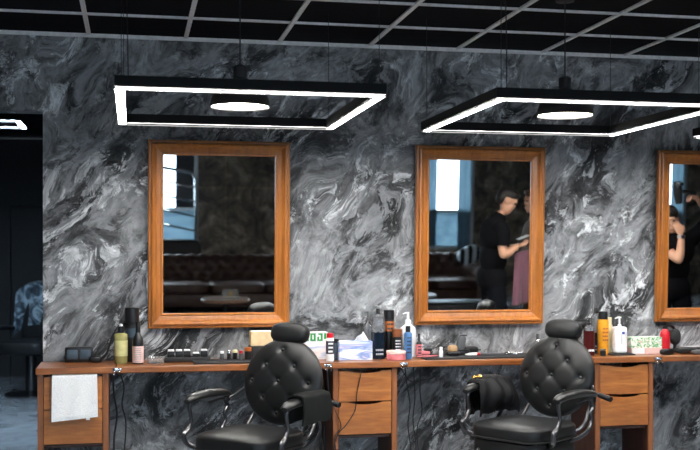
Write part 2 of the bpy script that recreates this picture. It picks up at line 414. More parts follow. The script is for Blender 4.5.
# wall behind the camera with three windows (seen in the mirrors) and two added
WIN = [(-1.9, 1.0), (2.35, 4.25), (4.64, 5.46), (6.98, 8.30), (8.55, 9.22)]  # second and fourth added out of view, first widened, to bring in daylight
ZS, ZT = .74, 2.62
mb = MB(); xs = X0
for a, b_ in WIN:
    mb.box(((xs + a) / 2, YB - .12, H / 2), (a - xs, .24, H)); xs = b_
    mb.box(((a + b_) / 2, YB - .12, ZS / 2), (b_ - a, .24, ZS)); mb.box(((a + b_) / 2, YB - .12, (ZT + H) / 2), (b_ - a, .24, H - ZT))
mb.box(((xs + X1) / 2, YB - .12, H / 2), (X1 - xs, .24, H))
structure(mb.build('wall_front', 'slab', smooth=False))
for i, (a, b_) in enumerate(WIN):
    mb = MB(); f = .05
    mb.box((a + f / 2, YB - .1, (ZS + ZT) / 2), (f, .12, ZT - ZS)); mb.box((b_ - f / 2, YB - .06, (ZS + ZT) / 2), (f, .2, ZT - ZS))
    mb.box(((a + b_) / 2, YB - .1, ZT - f / 2), (b_ - a, .12, f)); mb.box(((a + b_) / 2, YB - .1, ZS + f / 2), (b_ - a, .12, f))
    mb.box(((a + b_) / 2, YB - .1, 1.36), (b_ - a, .1, .045))
    w = structure(mb.build('window_%d' % (i + 1), 'whitepaint', smooth=False))
    MB().box(((a + b_) / 2, YB - .14, (ZS + ZT) / 2), (b_ - a - .02, .008, ZT - ZS - .02)).build('pane', 'glass', w, smooth=False)
    MB().box(((a + b_) / 2, YB - .10, (ZS + 1.34) / 2 + .02), (b_ - a - .1, .02, 1.34 - ZS - .05)).build('lower_panel', 'sheer', w, smooth=False)
    if i == 0: MB().box((.81, YB - .09, (1.36 + ZT) / 2), (.30, .02, ZT - 1.40)).build('dark_panel', 'pane', w, smooth=False)
    if i in (2, 4): MB().box((a + .13, YB - .06, (ZS + ZT) / 2), (.17, .025, ZT - ZS - .04)).build('side_panel', 'sheer', w, smooth=False)
    if i in (2, 4): MB().box((b_ - .14, YB - .02, (ZS + ZT) / 2), (.22, .03, ZT - ZS + .04)).build('side_panel', 'sheer', w, smooth=False)
mb = MB(); mb.box((4.4, -8.0, -.06), (40, 9.4, .1)); structure(mb.build('street', 'street', smooth=False))

# ------------------------------------------------------------------ mirrors on the marbled wall
FRW, MH, MW = .095, 1.195, .902
def make_mirror():
    r = thing('wall_mirror', '', 'mirror')
    prof = [(0, .0), (0, .012), (.008, .020), (.012, .020), (.016, .0135), (.022, .016), (.040, .021), (.050, .029), (.056, .041), (.064, .047), (.072, .045), (.078, .036), (.080, .030), (.084, .030), (.088, .034), (.092, .033), (.095, .027), (.095, 0)]
    w, h = MW / 2 - FRW, MH / 2 - FRW
    n = len(prof); vs_, fs = [], []
    for sx, sz in ((-1, -1), (1, -1), (1, 1), (-1, 1)):
        for o_, d in prof: vs_.append((sx * (w + o_), -.012 - d, MH / 2 + sz * (h + o_)))
    for k in range(4):
        l = (k + 1) % 4
        for j in range(n):
            jj = (j + 1) % n; fs.append((k * n + j, l * n + j, l * n + jj, k * n + jj))
    mb = MB(); mb._add(vs_, fs); mb.build('frame', 'frame', r, angle=18)
    MB().box((0, -.016, MH / 2), (2 * w + .01, .004, 2 * h + .01)).build('mirror_glass', 'mirror', r, smooth=False)
    MB().box((0, -.007, MH / 2), (MW - .02, .012, MH - .02)).build('backing_board', 'blackmatt', r, smooth=False)
    return r
LEAN = R(2.3)
m0 = make_mirror()
MIR = [(.550, 'wood framed wall mirror reflecting the sofa and small round table, at far left'),
       (2.294, 'wood framed wall mirror reflecting the man in black looking down, behind the second barber chair'),
       (4.028, 'wood framed wall mirror cut off by the right photo edge, reflecting a raised hairdryer')]
for i, (x, lb) in enumerate(MIR):
    o = m0 if i == 0 else copy_tree(m0)
    o.location = (x, YW - .004, .985); o.rotation_euler = (LEAN, 0, 0); tag(o, lb, 'mirror', 'wood framed wall mirrors')

# ------------------------------------------------------------------ LED frames and pendant lamps
def make_led(w, d, mat, zc, name='led_frame_light'):
    r = thing(name, '', 'ceiling light')
    t, hh = .048, .055
    mb = MB(); lip, rc = .004, .0045
    for sy in (-1, 1):
        mb.box((0, sy * (d - t) / 2, hh / 2 + rc + .001), (w, t, hh - rc))
        mb.box((0, sy * (d / 2 - lip / 2), rc / 2), (w, lip, rc + .003)); mb.box((0, sy * (d / 2 - t + lip / 2), rc / 2), (w - 2 * t + 2 * lip, lip, rc + .003))
    for sx in (-1, 1):
        mb.box((sx * (w - t) / 2, 0, hh / 2 + rc + .001), (t, d - 2 * t, hh - rc))
        mb.box((sx * (w / 2 - lip / 2), 0, rc / 2), (lip, d, rc + .003)); mb.box((sx * (w / 2 - t + lip / 2), 0, rc / 2), (lip, d - 2 * t + 2 * lip, rc + .003))
    mb.build('housing', 'ledblack', r, smooth=False)
    mb = MB()
    for sy in (-1, 1): mb.box((0, sy * (d - t) / 2, rc), (w - 2 * lip, t - 2 * lip, .002))
    for sx in (-1, 1): mb.box((sx * (w - t) / 2, 0, rc), (t - 2 * lip, d - 2 * t + 2 * lip, .002))
    mb.build('diffuser', mat, r, smooth=False)
    for sx in (-1, 1):
        for sy in (-1, 1):
            MB().tube([(sx * (w / 2 - .03), sy * (d / 2 - .024), hh), (sx * (w / 2 - .03), sy * (d / 2 - .024), H + .02 - zc)], .0018, 6, False).build('suspension_wire', 'blackmetal', r)
    MB().tube([(-w / 2 + .06, -d / 2 + .03, hh), (-w / 2 + .055, -d / 2 + .02, (H - zc) * .5), (-w / 2 + .045, -d / 2 + .024, H + .02 - zc)], .003, 6).build('power_cord', 'cord', r)
    return r
LZ = 2.180
led = make_led(1.225, 1.36, 'led', LZ)
for i, (x, lb) in enumerate([(.536, 'black rectangular LED frame light hanging above the first barber chair'), (2.291, 'black rectangular LED frame light hanging above the second barber chair'),
                             (4.046, 'black rectangular LED frame light of which only one corner shows at the right photo edge')]):
    o = led if i == 0 else copy_tree(led); o.location = (x, 5.515, LZ); tag(o, lb, 'ceiling light', 'hanging LED frame lights over the chairs')
def make_pendant():
    r = thing('pendant_lamp', '', 'pendant lamp')
    MB().lathe([(.148, 0), (.152, .002), (.150, .03), (.128, .085), (.085, .125), (.040, .145), (.034, .15), (.034, .205), (.020, .215), (.0, .215)] + [(.0, .20), (.030, .14), (.08, .118), (.122, .08), (.144, .03)], seg=48, ring=True).build('lamp_shade', 'blackmatt', r)
    MB().lathe([(0, .008), (.144, .008), (.144, .012), (0, .012)], seg=48).build('diffuser', 'bulb', r)
    MB().tube([(0, 0, .21), (0, 0, H - 2.2 + .005)], .004, 8, False).build('cord', 'cord', r)
    MB().lathe([(0, H - 2.2 + .01), (.05, H - 2.2 + .01), (.05, H - 2.2 - .02), (0, H - 2.2 - .025)]).build('ceiling_rose', 'blackmatt', r)
    return r
pen = make_pendant()
for i, (x, lb) in enumerate([(.538, 'black dome pendant lamp glowing inside the left LED frame'), (2.293, 'black dome pendant lamp glowing inside the LED frame right of centre')]):
    o = pen if i == 0 else copy_tree(pen); o.location = (x, 5.49, 2.2); tag(o, lb, 'pendant lamp', 'black dome pendant lamps')
# hall light
hl = make_led(1.3, .52, 'hallled', 2.53, 'hall_led_light'); hl.location = (-1.53, 9.35, 2.53); tag(hl, 'white LED frame light hanging in the dark hall beyond the doorway', 'ceiling light')
MB().box((-.86, 13.415, 2.32), (.2, .06, .08), .01).build('emergency_unit', 'grey'); e_ = D.objects['emergency_unit']; tag(e_, 'small pale box high on the dark end wall of the hall', 'wall unit')
e2 = MB().box((-.85, 13.43, 2.06), (.12, .02, .045), .004).build('exit_light', 'greenled'); tag(e2, 'tiny dim green light on the dark hall wall below the pale box', 'wall light')

# ------------------------------------------------------------------ cabinets and worktops
TZ, TT = .783, .038
YF = 6.60
def make_cabinet(w=.41, d=.395):
    r = thing('drawer_cabinet', '', 'cabinet')
    t = .034
    top = TZ - TT
    for s in (-1, 1):
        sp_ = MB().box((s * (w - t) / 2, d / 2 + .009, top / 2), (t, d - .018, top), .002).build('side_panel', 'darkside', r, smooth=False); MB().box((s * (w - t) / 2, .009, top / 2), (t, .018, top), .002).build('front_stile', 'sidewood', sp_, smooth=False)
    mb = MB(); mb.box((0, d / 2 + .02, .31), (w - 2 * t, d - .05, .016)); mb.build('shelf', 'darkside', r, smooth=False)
    iw = w - 2 * t - .006
    def drawer(z0, z1):
        n = 28; poly = [(-iw / 2, z0), (iw / 2, z0)]
        for i in range(n + 1):
            x = iw / 2 - iw * i / n; g = max(0.0, 1 - (abs(x) / .105) ** 2)
            poly.append((x, z1 - .017 * (g ** .6 if g > 0 else 0)))
        dr = MB().prism(poly, .004, .024).build('drawer_front', 'wood', r, smooth=False)
        mb = MB()
        for s in (-1, 1): mb.box((s * (iw / 2 - .012), .19, (z0 + z1) / 2 - .01), (.012, .33, z1 - z0 - .05))
        mb.box((0, .19, z0 + .02), (iw - .03, .33, .008)); mb.box((0, .35, (z0 + z1) / 2 - .01), (iw - .03, .012, z1 - z0 - .05))
        mb.build('drawer_box', 'sidewood', dr, smooth=False)
    drawer(.537, .728); drawer(.330, .531)
    return r
cab = make_cabinet()
CABS = [(-.3415, 'brown wooden drawer cabinet at the left end with a white towel hanging on it'), (1.430, 'light brown drawer cabinet between the two barber chairs with a black cable hanging across it'), (3.172, 'brown wooden drawer cabinet right of the second barber chair with two scooped drawer fronts')]
for i, (x, lb) in enumerate(CABS):
    o = cab if i == 0 else copy_tree(cab); o.location = (x, YF, 0); tag(o, lb, 'cabinet', 'wooden drawer cabinets under the counter')
TOPS = [(-.556, -.094, 'wooden worktop length over the left cabinet holding the twin socket and bottles'), (-.090, 1.208, 'wooden worktop length bridging behind the left barber chair under the first mirror'),
        (1.212, 1.672, 'short wooden worktop length holding the cloudy blue tissue box'), (1.676, 2.940, 'wooden worktop length bridging behind the second barber chair, with a black mat on it'),
        (2.944, 3.412, 'short wooden worktop length holding the white pump bottle and leafy box'), (3.416, 4.90, 'wooden worktop length running off the right photo edge under the black clippers')]
for a, b_, lb in TOPS:
    o = MB().box(((a + b_) / 2, (YF + YW) / 2 - .012, TZ - TT / 2), (b_ - a, YW - YF + .018, TT), .004).build('worktop', 'topwood', smooth=False); tag(o, lb, 'worktop', 'wooden worktop lengths along the wall')
# chrome hooks under the worktop seams
for px, lb in ((117, 'chrome hooks on the worktop edge beside the left cabinet'), (328, 'chrome hooks on the worktop edge at the left of the middle cabinet'), (404, 'chrome hooks on the worktop edge at the right of the middle cabinet'), (658, 'chrome hooks on the worktop edge right of the third cabinet')):
    x = wx(px, YF - .02); o = thing('tool_hook', lb, 'hook', (x, 6.581, TZ - .028), 0, 'chrome hooks on the worktop edge')
    MB().box((0, -.003, .012), (.05, .006, .018), .001).build('bracket', 'chrome', o)
    for s in (-1, 1):
        MB().tube([(s * .014, -.006, .012), (s * .014, -.020, .004), (s * .018, -.022, -.012), (s * .014, -.034, -.016), (s * .012, -.042, -.004)], .0032, 8).build('hook', 'chrome', o)

# ------------------------------------------------------------------ barber chair
def seg_dist(p, a, b_):
    ab = (b_[0] - a[0], b_[1] - a[1]); t = max(0, min(1, ((p[0] - a[0]) * ab[0] + (p[1] - a[1]) * ab[1]) / (ab[0] ** 2 + ab[1] ** 2)))
    return math.hypot(p[0] - a[0] - ab[0] * t, p[1] - a[1] - ab[1] * t)
def make_chair():
    r = thing('barber_chair', '', 'barber chair')
    # seat
    MB().superq((0, -.035, .424), (.248, .245, .058), .45, .42, 56, 18).build('seat_cushion', 'leather', r)
    MB().superq((0, -.035, .320), (.242, .238, .075), .22, .40, 56, 12).build('seat_skirt', 'leather', r)
    pp = []
    for i in range(57):
        t = 2 * PI * i / 56; f = lambda w: math.copysign(abs(w) ** .41, w)
        pp.append((.252 * f(math.cos(t)), -.035 + .244 * f(math.sin(t)), .392))
    MB().tube(pp, .0065, 8, False).build('piping', 'armleather', r)
    # tufted back
    tilt = Matrix.Rotation(R(-11), 3, 'X'); cb = Vector((0, .295, .715))
    A, B, T = .262, .249, .050
    bx, bz = .098, .088
    btn = [(0, 2 * bz), (-bx, bz), (bx, bz), (-2 * bx, 0), (0, 0), (2 * bx, 0), (-bx, -bz), (bx, -bz), (0, -2 * bz)]
    btn = [(x * .98, z * 1.03) for x, z in btn]
    grooves = []
    for i in range(9):
        for j in range(i):
            a, b_ = btn[i], btn[j]
            if abs(abs(a[0] - b_[0]) - bx * .98) < .01 and abs(abs(a[1] - b_[1]) - bz * 1.03) < .01: grooves.append((a, b_))
    for a in btn:                                         # pleats running out to the rim
        if abs(a[0]) + abs(a[1]) > .16:
            l = math.hypot(*a)
            if abs(a[0]) > .05 and abs(a[1]) > .05 or l > .15: grooves.append((a, (a[0] / l * A * 1.02, a[1] / l * B * 1.02)))
    for sx in (-1, 1):
        for sz in (-1, 1): grooves.append(((sx * bx, sz * bz), (sx * A * .72, sz * B * .74)))
    def front(x, z, rr):
        h = T * (1 - rr ** 3.2) ** .55 if rr < 1 else 0
        h += .012 * (1 - rr ** 2)
        for b_ in btn: q = (x - b_[0]) ** 2 + (z - b_[1]) ** 2; h -= .015 * math.exp(-q / (2 * .012 ** 2)) + .005 * math.exp(-q / (2 * .028 ** 2))
        g = min(seg_dist((x, z), *q) for q in grooves)
        h -= .0020 * math.exp(-g * g / (2 * .011 ** 2)) * (1 - rr ** 6)
        return h
    mb = MB(); nr, ns = 40, 112; vs_, fs = [], []
    for k in range(nr + 1):
        rr = (k / nr) ** .82
        for i in range(ns):
            t = 2 * PI * i / ns; x = A * rr * math.cos(t); z = B * rr * math.sin(t)
            vs_.append(tilt @ Vector((x, -front(x, z, rr) - .005, z)) + cb)
    for k, (rr, y) in enumerate([(1.010, .004), (1.0, .016), (.96, .026), (.5, .040), (.001, .042)]):
        for i in range(ns):
            t = 2 * PI * i / ns; vs_.append(tilt @ Vector((A * rr * math.cos(t), y, B * rr * math.sin(t))) + cb)
    rows = nr + 6
    for k in range(rows - 1):
        for i in range(ns):
            j = (i + 1) % ns; fs.append((k * ns + i, k * ns + j, (k + 1) * ns + j, (k + 1) * ns + i))
    mb._add(vs_, fs); bmesh.ops.remove_doubles(mb.bm, verts=mb.bm.verts, dist=1e-5)
    back = mb.build('backrest', 'leather', r, angle=60)
    for x, z in btn:
        rr = math.hypot(x / A, z / B); y = -front(x, z, rr) - .005
        MB().superq(tilt @ Vector((x, y - .004, z)) + cb, (.0115, .0065, .0115), 1, 1, 14, 8, tilt).build('button', 'leather', back)
    # headrest on two bars
    hc = Vector((.012, .356, .992)); ht = Matrix.Rotation(R(-14), 3, 'X')
    MB().superq(hc, (.122, .052, .064), .75, .55, 40, 20, ht).build('headrest', 'leather', r)
    hb = MB()
    for s in (-1, 1): hb.tube([(s * .045, .372, .985), (s * .045, .366, .90), (s * .045, .352, .80)], .008, 8)
    hb.box((0, .366, .93), (.12, .02, .022), .004); hb.build('headrest_bracket', 'darkmetal', r)
    # back support frame
    mb = MB(); mb.tube([(-.16, .375, .80), (-.20, .345, .60), (-.225, .24, .44), (-.225, .0, .40)], .012, 10); mb.tube([(.16, .375, .80), (.20, .345, .60), (.225, .24, .44), (.225, .0, .40)], .012, 10)
    mb.box((0, .372, .79), (.34, .022, .05), .006); mb.build('back_bracket', 'darkmetal', r)
    # arms
    for s in (-1, 1):
        x = s * .322
        arm = MB().tube([(x, .215, .632), (x, .16, .647), (x, .05, .657), (x, -.07, .656), (x, -.15, .646), (x, -.185, .630)], [.018, .029, .033, .034, .033, .022], 14, True, .72).build('armrest', 'armleather', r)
        MB().tube([(x, -.155, .628), (x, -.165, .60), (x, -.155, .56), (x, -.150, .52), (x, -.178, .478), (x, -.215, .450), (x - s * .01, -.20, .405), (x - s * .05, -.16, .375), (x - s * .10, -.12, .36)], [.014, .012, .011, .0115, .013, .015, .014, .013, .012], 10).build('arm_post', 'darkmetal', r)
        MB().tube([(x, .19, .632), (x, .175, .60), (x, .195, .565), (x, .165, .53), (x, .175, .485), (x, .13, .43), (x - s * .05, .10, .385), (x - s * .10, .08, .37)], [.012, .011, .014, .011, .012, .012, .012, .012], 10).build('arm_post', 'darkmetal', r)
        mb = MB(); mb.tube([(x, .02, .605), (x, .12, .615), (x, .19, .605)], .008, 8); mb.tube([(x, .19, .61), (x - s * .03, .25, .635), (x - s * .085, .315, .69)], .010, 8)
        mb.lathe([(0, -.012), (.018, -.012), (.018, .012), (0, .012)], (x, .19, .61), 14, Matrix.Rotation(R(90), 3, 'Y')); mb.build('arm_link', 'darkmetal', r)
    lv = MB().tube([(.22, .32, .63), (.29, .30, .625), (.315, .295, .62)], .010, 8).build('recline_lever', 'chrome', r)
    MB().tube([(.30, .298, .622), (.385, .285, .605)], [.016, .017], 12, False).build('lever_grip', 'black', lv)
    # pedestal, footrest
    MB().lathe([(0, 0), (.29, 0), (.30, .012), (.27, .03), (.10, .05), (.07, .07), (.06, .10), (.055, .28), (0, .28)], (0, 0, 0), 40).build('pedestal', 'chrome', r)
    mb = MB()
    for s in (-1, 1): mb.tube([(s * .16, -.24, .33), (s * .16, -.34, .26), (s * .16, -.44, .15), (s * .16, -.52, .14)], .013, 10)
    mb.box((0, -.50, .15), (.36, .10, .018), .006); mb.build('footrest', 'darkmetal', r)
    return r
ch = make_chair()
CH = [((.665, 6.005), R(-41), 'black tufted barber chair with a folded dark towel over its right arm'), ((2.292, 6.045), R(-56), 'black tufted barber chair with a bunched black cape on its left arm')]
for i, (p, a, lb) in enumerate(CH):
    o = ch if i == 0 else copy_tree(ch); o.location = (p[0], p[1], 0); o.rotation_euler = (0, 0, a); tag(o, lb, 'barber chair', 'black barber chairs facing the room')

def chair_matrix(i):
    p, a, _ = CH[i]; return Matrix.Translation((p[0], p[1], 0)) @ Matrix.Rotation(a, 4, 'Z')
# dark towel saddled over the right arm of the first chair
def towel_fn(u, v):
    y = -.08 + .27 * u
    t = (v - .5) * 2; s = t * .19; w = .042
    if abs(s) < w: x = s; z = .693 + .004 * math.cos(s / w * 1.5) - .004 * abs(s / w)
    else:
        dr = abs(s) - w; x = math.copysign(w + .004 + .012 * math.sin(dr * 14) + .006 * math.sin(y * 38 + dr * 8), s); z = .687 - dr
    return (.322 + x, y + .01 * math.sin(s * 20), z + .003 * math.sin(y * 30))
o = MB().sheet(towel_fn, 22, 40, .010).build('folded_towel', 'blackcloth', angle=70); o.matrix_world = chair_matrix(0); tag(o, 'dark grey towel folded over the right arm of the left barber chair', 'towel')
# cape bunched on the left arm of the second chair
def cape_fn(u, v):
    y = -.105 + .30 * u
    t = (v - .5) * 2; s = t * .26; w = .05
    bulge = .055 * math.sin(PI * u) ** .7
    if abs(s) < w: x = s; z = .676 + bulge * .5 + .006 * math.sin(u * 22)
    else:
        dr = abs(s) - w; x = math.copysign(w + bulge * math.sin(min(1, dr / .2) * PI) + .010 * math.sin(u * 19 + dr * 12) * min(1, dr * 14) + .05 * (u if s > 0 else 0) * min(1, dr * 6), s); z = .672 + bulge * .5 - dr * (1 if s < 0 else .93) + .006 * math.sin(u * 22)
    return (-.322 + x, y + .03 * math.sin(s * 9) * (u - .3), z)
o = thing('barber_cape', 'black barber cape bunched over the left arm of the second barber chair', 'cape'); o.matrix_world = chair_matrix(1)
MB().sheet(cape_fn, 34, 46, .010).build('cape_cloth', 'capecloth', o, angle=70)
mb = MB(); mb.superq((-.300, -.075, .715), (.022, .018, .014), 1, 1, 12, 8); mb.superq((-.322, -.095, .710), (.014, .016, .012), 1, 1, 12, 8); c_ = mb.build('clasp', 'gold', o); c_['label'] = 'gold clasp'

# white towel on the left cabinet
def wt(u, v):
    x = wx(52 + 45 * u, YF - .02); z = .742 - .262 * v - .012 * v * (1 - u) * 1.2 + .010 * v * u
    if v > .96: pass
    return (x + .008 * v * (u - .3), YF - .004 - .010 * (1 - (1 - min(1, v * 14)) ** 2) - .003 * math.sin(u * 7 + v * 1.2) ** 2 * (.3 + v) - .004 * v, z)
o = thing('hand_towel', 'white towel hanging over the top drawer of the left cabinet', 'towel')
MB().sheet(wt, 40, 44, .012).build('towel_cloth', 'towel', o, angle=80)
def hem(u, v):
    p = Vector(wt(u, .90 + .035 * v)); p.y -= .0085; return p
MB().sheet(hem, 40, 3, .003).build('hem_band', 'towel', o, angle=80)
MB().box((wx(88, 6.57), YF - .036, .482), (.022, .004, .014)).build('care_tag', 'white', o)

# ------------------------------------------------------------------ things on the worktop
def item(name, label, cat, px, Y, rz=0.0, group=None, z=TZ):
    return thing(name, label, cat, (wx(px, Y), Y, z + .0005), rz, group)
def dims(px, Y, w, h): s = ppm(px, Y); return w * s, h * s
def cyl_prof(r, z0, z1, bev=.003): return [(0, z0), (r - bev, z0), (r, z0 + bev), (r, z1 - bev), (r - bev, z1), (0, z1)]
def marks(mb, w, z0, z1, y, rows, seed=1, fill=.8):          # illegible lines of print
    rd = random.Random(seed); n = rows
    for k in range(n):
        z = z1 - (k + .5) * (z1 - z0) / n; x = -w / 2 * fill
        while x < w / 2 * fill - .003:
            l = rd.uniform(.25, .6) * w * .5; l = min(l, w / 2 * fill - x); mb.box((x + l / 2, y, z), (l * .82, .0012, (z1 - z0) / n * .45)); x += l
    return mb
def bottle(name, label, px, Y, w, h, body='white', cap='black', cap_frac=.2, shoulder=.12, neck=.35, lab=None, lab_range=(.15, .6), ink=None, rows=4, cat='bottle', pump=False, fill=None, cap_r=None, seed=1):
    o = item(name, label, cat, px, Y); W, Hh = dims(px, Y, w, h); r = W / 2
    hb = Hh * (1 - cap_frac); sh = Hh * shoulder; nr = r * neck
    MB().lathe([(0, 0), (r * .94, 0), (r, .004), (r, hb - sh), (r * .93, hb - sh * .6), (nr * 1.3, hb - sh * .12), (nr, hb), (0, hb)]).build('body', body, o)
    if fill: MB().lathe([(0, .0), (r * 1.004, .0), (r * 1.004, (hb - sh) * fill[1]), (0, (hb - sh) * fill[1])]).build('liquid', fill[0], o)
    c = cap_r * r if cap_r else nr * 1.25
    if pump:
        MB().lathe([(0, hb - .001), (c, hb - .001), (c, hb + Hh * cap_frac * .3), (c * .5, hb + Hh * cap_frac * .34), (c * .34, Hh * .97), (0, Hh * .97)], seg=16).build('collar', cap, o)
        MB().tube([(r * .12, 0, Hh * .975), (-r * .25, -r * .1, Hh * .98), (-r * .75, -r * .35, Hh * .955)], [.0045, .005, .0035], 8).build('pump_nozzle', cap, o)
    else:
        MB().lathe([(0, hb - .001), (c, hb - .001), (c, Hh - .003), (c * .85, Hh), (0, Hh)], seg=20).build('cap', cap, o)
    if lab:
        z0, z1 = Hh * lab_range[0], Hh * lab_range[1]
        MB().lathe([(r * .5, z0), (r * 1.015, z0), (r * 1.015, z1), (r * .5, z1)], ring=True).build('label_band', lab, o)
        if ink: marks(MB(), W * .75, z0 + .004, z1 - .004, -r * 1.02, rows, seed).build('print', ink, o, smooth=False)
    elif ink:
        z0, z1 = Hh * lab_range[0], Hh * lab_range[1]; marks(MB(), W * .7, z0, z1, -r * 1.01, rows, seed).build('print', ink, o, smooth=False)
    return o

# --- left worktop
o = item('twin_socket', 'black twin power socket box on the worktop beneath the wall at left', 'socket', 79, 6.93); W, Hh = dims(79, 6.93, 27, 15)
MB().box((0, 0, Hh / 2), (W, .06, Hh), .006).build('housing', 'black', o)
for s in (-1, 1):
    MB().box((s * W * .235, -.030, Hh * .52), (W * .38, .006, Hh * .62), .003).build('socket_plate', 'bluegrey', o)
o = item('plug_lead', 'black plug with a thick curved lead rising beside the yellow green bottle', 'cable', 99, 6.86)
MB().superq((-.02, .0, .022), (.042, .022, .021), .7, .7, 20, 12).build('plug', 'black', o)
MB().tube([(.01, 0, .022), (.045, .0, .055), (.065, .0, .11), (.085, 0, .17), (.118, .01, .222), (.15, .05, .235), (.165, .1, .19)], [.010, .008, .0065, .006, .006, .006, .006], 10).build('lead', 'cord', o)
bottle('aftershave_bottle', 'yellow green glass bottle with black neck and white top at left', 121, 6.80, 13, 37, 'oil', 'black', .17, .06, .4, 'oillabel', (.2, .62))
o = D.objects['aftershave_bottle']; W, Hh = dims(121, 6.80, 13, 37); MB().lathe([(0, Hh - .002), (.011, Hh - .002), (.011, Hh + .014), (0, Hh + .016)], seg=16).build('top', 'white', o)
bottle('spray_can', 'tall black spray can with a wide black cap behind the small bottles', 132, 6.90, 13, 54, 'blackmetal', 'black', .28, .08, .8, 'bluegrey', (.45, .62), None, cap_r=1.1)
bottle('dropper_bottle', 'slim black bottle with a pale pink and white label beside the yellow green one', 138, 6.75, 11, 42, 'black', 'black', .25, .25, .35, 'palepink', (.03, .42), 'greyink', 7, seed=4)
o = item('clear_dish', 'shallow clear plastic dish on the worktop under the first mirror', 'dish', 156, 6.78); W, Hh = dims(156, 6.78, 19, 6)
mb = MB(); mb.lathe([(0, 0), (.045, 0), (.060, Hh), (.056, Hh), (.042, .004), (0, .004)], seg=28); mb.build('dish', 'clear', o)
MB().box((0, 0, .008), (.05, .03, .006), .002).build('sponge', 'grey', o)
o = item('guard_tray', 'low black tray holding the row of white topped clipper guards', 'tray', 187, 6.83); W, Hh = dims(187, 6.83, 46, 5)
MB().box((0, 0, Hh / 2), (W, .09, Hh), .006).build('tray', 'blackmatt', o)
for k, (px, lb) in enumerate([(171, 'white topped black clipper guard, leftmost in its tray'), (179, 'white topped black clipper guard, second from left in its tray'), (187, 'white topped black clipper guard, middle of its tray'), (196, 'white topped low clipper guard, fourth in its tray'), (204, 'white topped black clipper guard, rightmost in its tray')]):
    o = item('clipper_guard', lb, 'clipper guard', px, 6.83, 0, 'clipper guards in the black tray', TZ + Hh); lo = .55 if k == 3 else 1
    MB().box((0, 0, .018 * lo), (.044, .05, .036 * lo), .004).build('guard_body', 'black', o)
    MB().box((0, -.002, .040 * lo), (.038, .044, .010), .003).build('white_top', 'white', o)
o = item('silver_comb', 'silver toothed clipper blade lying in front of the clipper guards', 'clipper blade', 204, 6.70); mb = MB(); mb.box((0, 0, .006), (.135, .012, .006), .001)
for k in range(26): mb.box((-.065 + k * .0052, -.010, .006), (.003, .018, .004))
mb.build('blade', 'chrome', o, smooth=False)
o = item('rubber_mat', 'black rubber mat on the worktop just left of the first chair back', 'mat', 226, 6.74); W, _ = dims(226, 6.74, 66, 5); MB().box((0, 0, .005), (W, .22, .010), .003).build('mat', 'blackmatt', o)
for k, (px, Y, w, h, m_, c_, lb) in enumerate([(222, 6.84, 4, 8, 'grey', 'white', 'tiny grey vial with white cap on the black mat left of the first chair'), (229, 6.80, 4, 9, 'black', 'chrome', 'tiny black vial with silver cap on the black mat left of the first chair'), (235, 6.84, 5, 9, 'black', 'ivory', 'tiny black vial with ivory cap on the black mat left of the first chair'), (241, 6.79, 4, 9, 'grey', 'red', 'tiny grey vial with red cap on the black mat left of the first chair'), (248, 6.80, 7, 12, 'black', 'amber', 'small black pot with orange lid beside the first chair back')]):
    o = bottle('small_vial', lb, px, Y, w, h, m_, c_, .3, .05, .8, cap_r=1.0); o.location.z = TZ + .0105; o['group'] = 'small vials on the black mat'
o = item('dark_case', 'low black case under the cream box behind the first chair', 'case', 261, 6.88); W, Hh = dims(261, 6.88, 24, 14); MB().box((0, 0, Hh / 2), (W, .13, Hh), .006).build('case_body', 'blackmatt', o); MB().box((0, -.066, Hh * .7), (.03, .006, .012), .002).build('latch', 'darkmetal', o)
zz = TZ + Hh + .001
o = item('cream_box', 'cream cardboard box resting on the black case behind the first chair', 'box', 261, 6.88, 0, None, zz); W, Hh = dims(261, 6.88, 22, 14); MB().box((0, 0, Hh / 2), (W, .11, Hh), .003).build('carton', 'cream', o, smooth=False); MB().box((0, -.002, Hh + .001), (W * .9, .09, .003)).build('lid_flap', 'white', o, smooth=False)
# --- behind the first chair, right side
o = item('tissue_box', 'pink and blue tissue box behind the right of the first chair back', 'tissue box', 310, 6.86); W, Hh = dims(310, 6.86, 38, 17); MB().box((0, 0, Hh / 2), (W, .12, Hh), .003).build('carton', 'pinkbox', o, smooth=False); MB().box((0, 0, Hh), (W * .5, .03, .002)).build('slot', 'white', o, smooth=False); zz = TZ + Hh + .0015
o = item('green_print_box', 'white box with green lettering on top of the pink and blue tissue box', 'box', 309, 6.86, 0, None, zz); W, Hh = dims(309, 6.86, 36, 9.5); MB().box((0, 0, Hh / 2), (W, .10, Hh), .002).build('carton', 'white', o, smooth=False)
mb = MB(); yf = -.0508
def stroke(x, w, z0, z1): mb.box((x, yf, (z0 + z1) / 2), (w, .0015, z1 - z0))
h0, h1 = Hh * .12, Hh * .9; u_ = W / 36
for x, w, a, b_ in [(-16, 2, .1, .9), (-12.5, 2, .1, .9), (-14, 4, .42, .58), (-8.5, 2, .1, .9), (-6.5, 4, .1, .25), (-2.5, 2.2, .1, .9), (1, 2, .1, .9), (4.5, 2, .1, .9), (3, 4, .74, .9), (3, 4, .1, .26), (8, 2, .1, .55), (11.5, 2, .1, .9), (10, 4, .74, .9), (10, 4, .1, .26), (15, 2.5, .3, .9)]: stroke(x * u_, w * u_, Hh * a, Hh * b_)
mb.build('lettering', 'green', o, smooth=False)
o = bottle('red_capped_can', 'small white and black can with a red cap on the worktop edge', 330, 6.68, 8, 28, 'white', 'red', .16, .05, .7, 'ink', (.26, .72), 'white', 3, cap_r=.85, cat='can')
bottle('dark_vial', 'small dark bottle standing just behind the red capped can', 336, 6.76, 7, 21, 'bluegrey', 'black', .2, .1, .6, cap_r=.8)
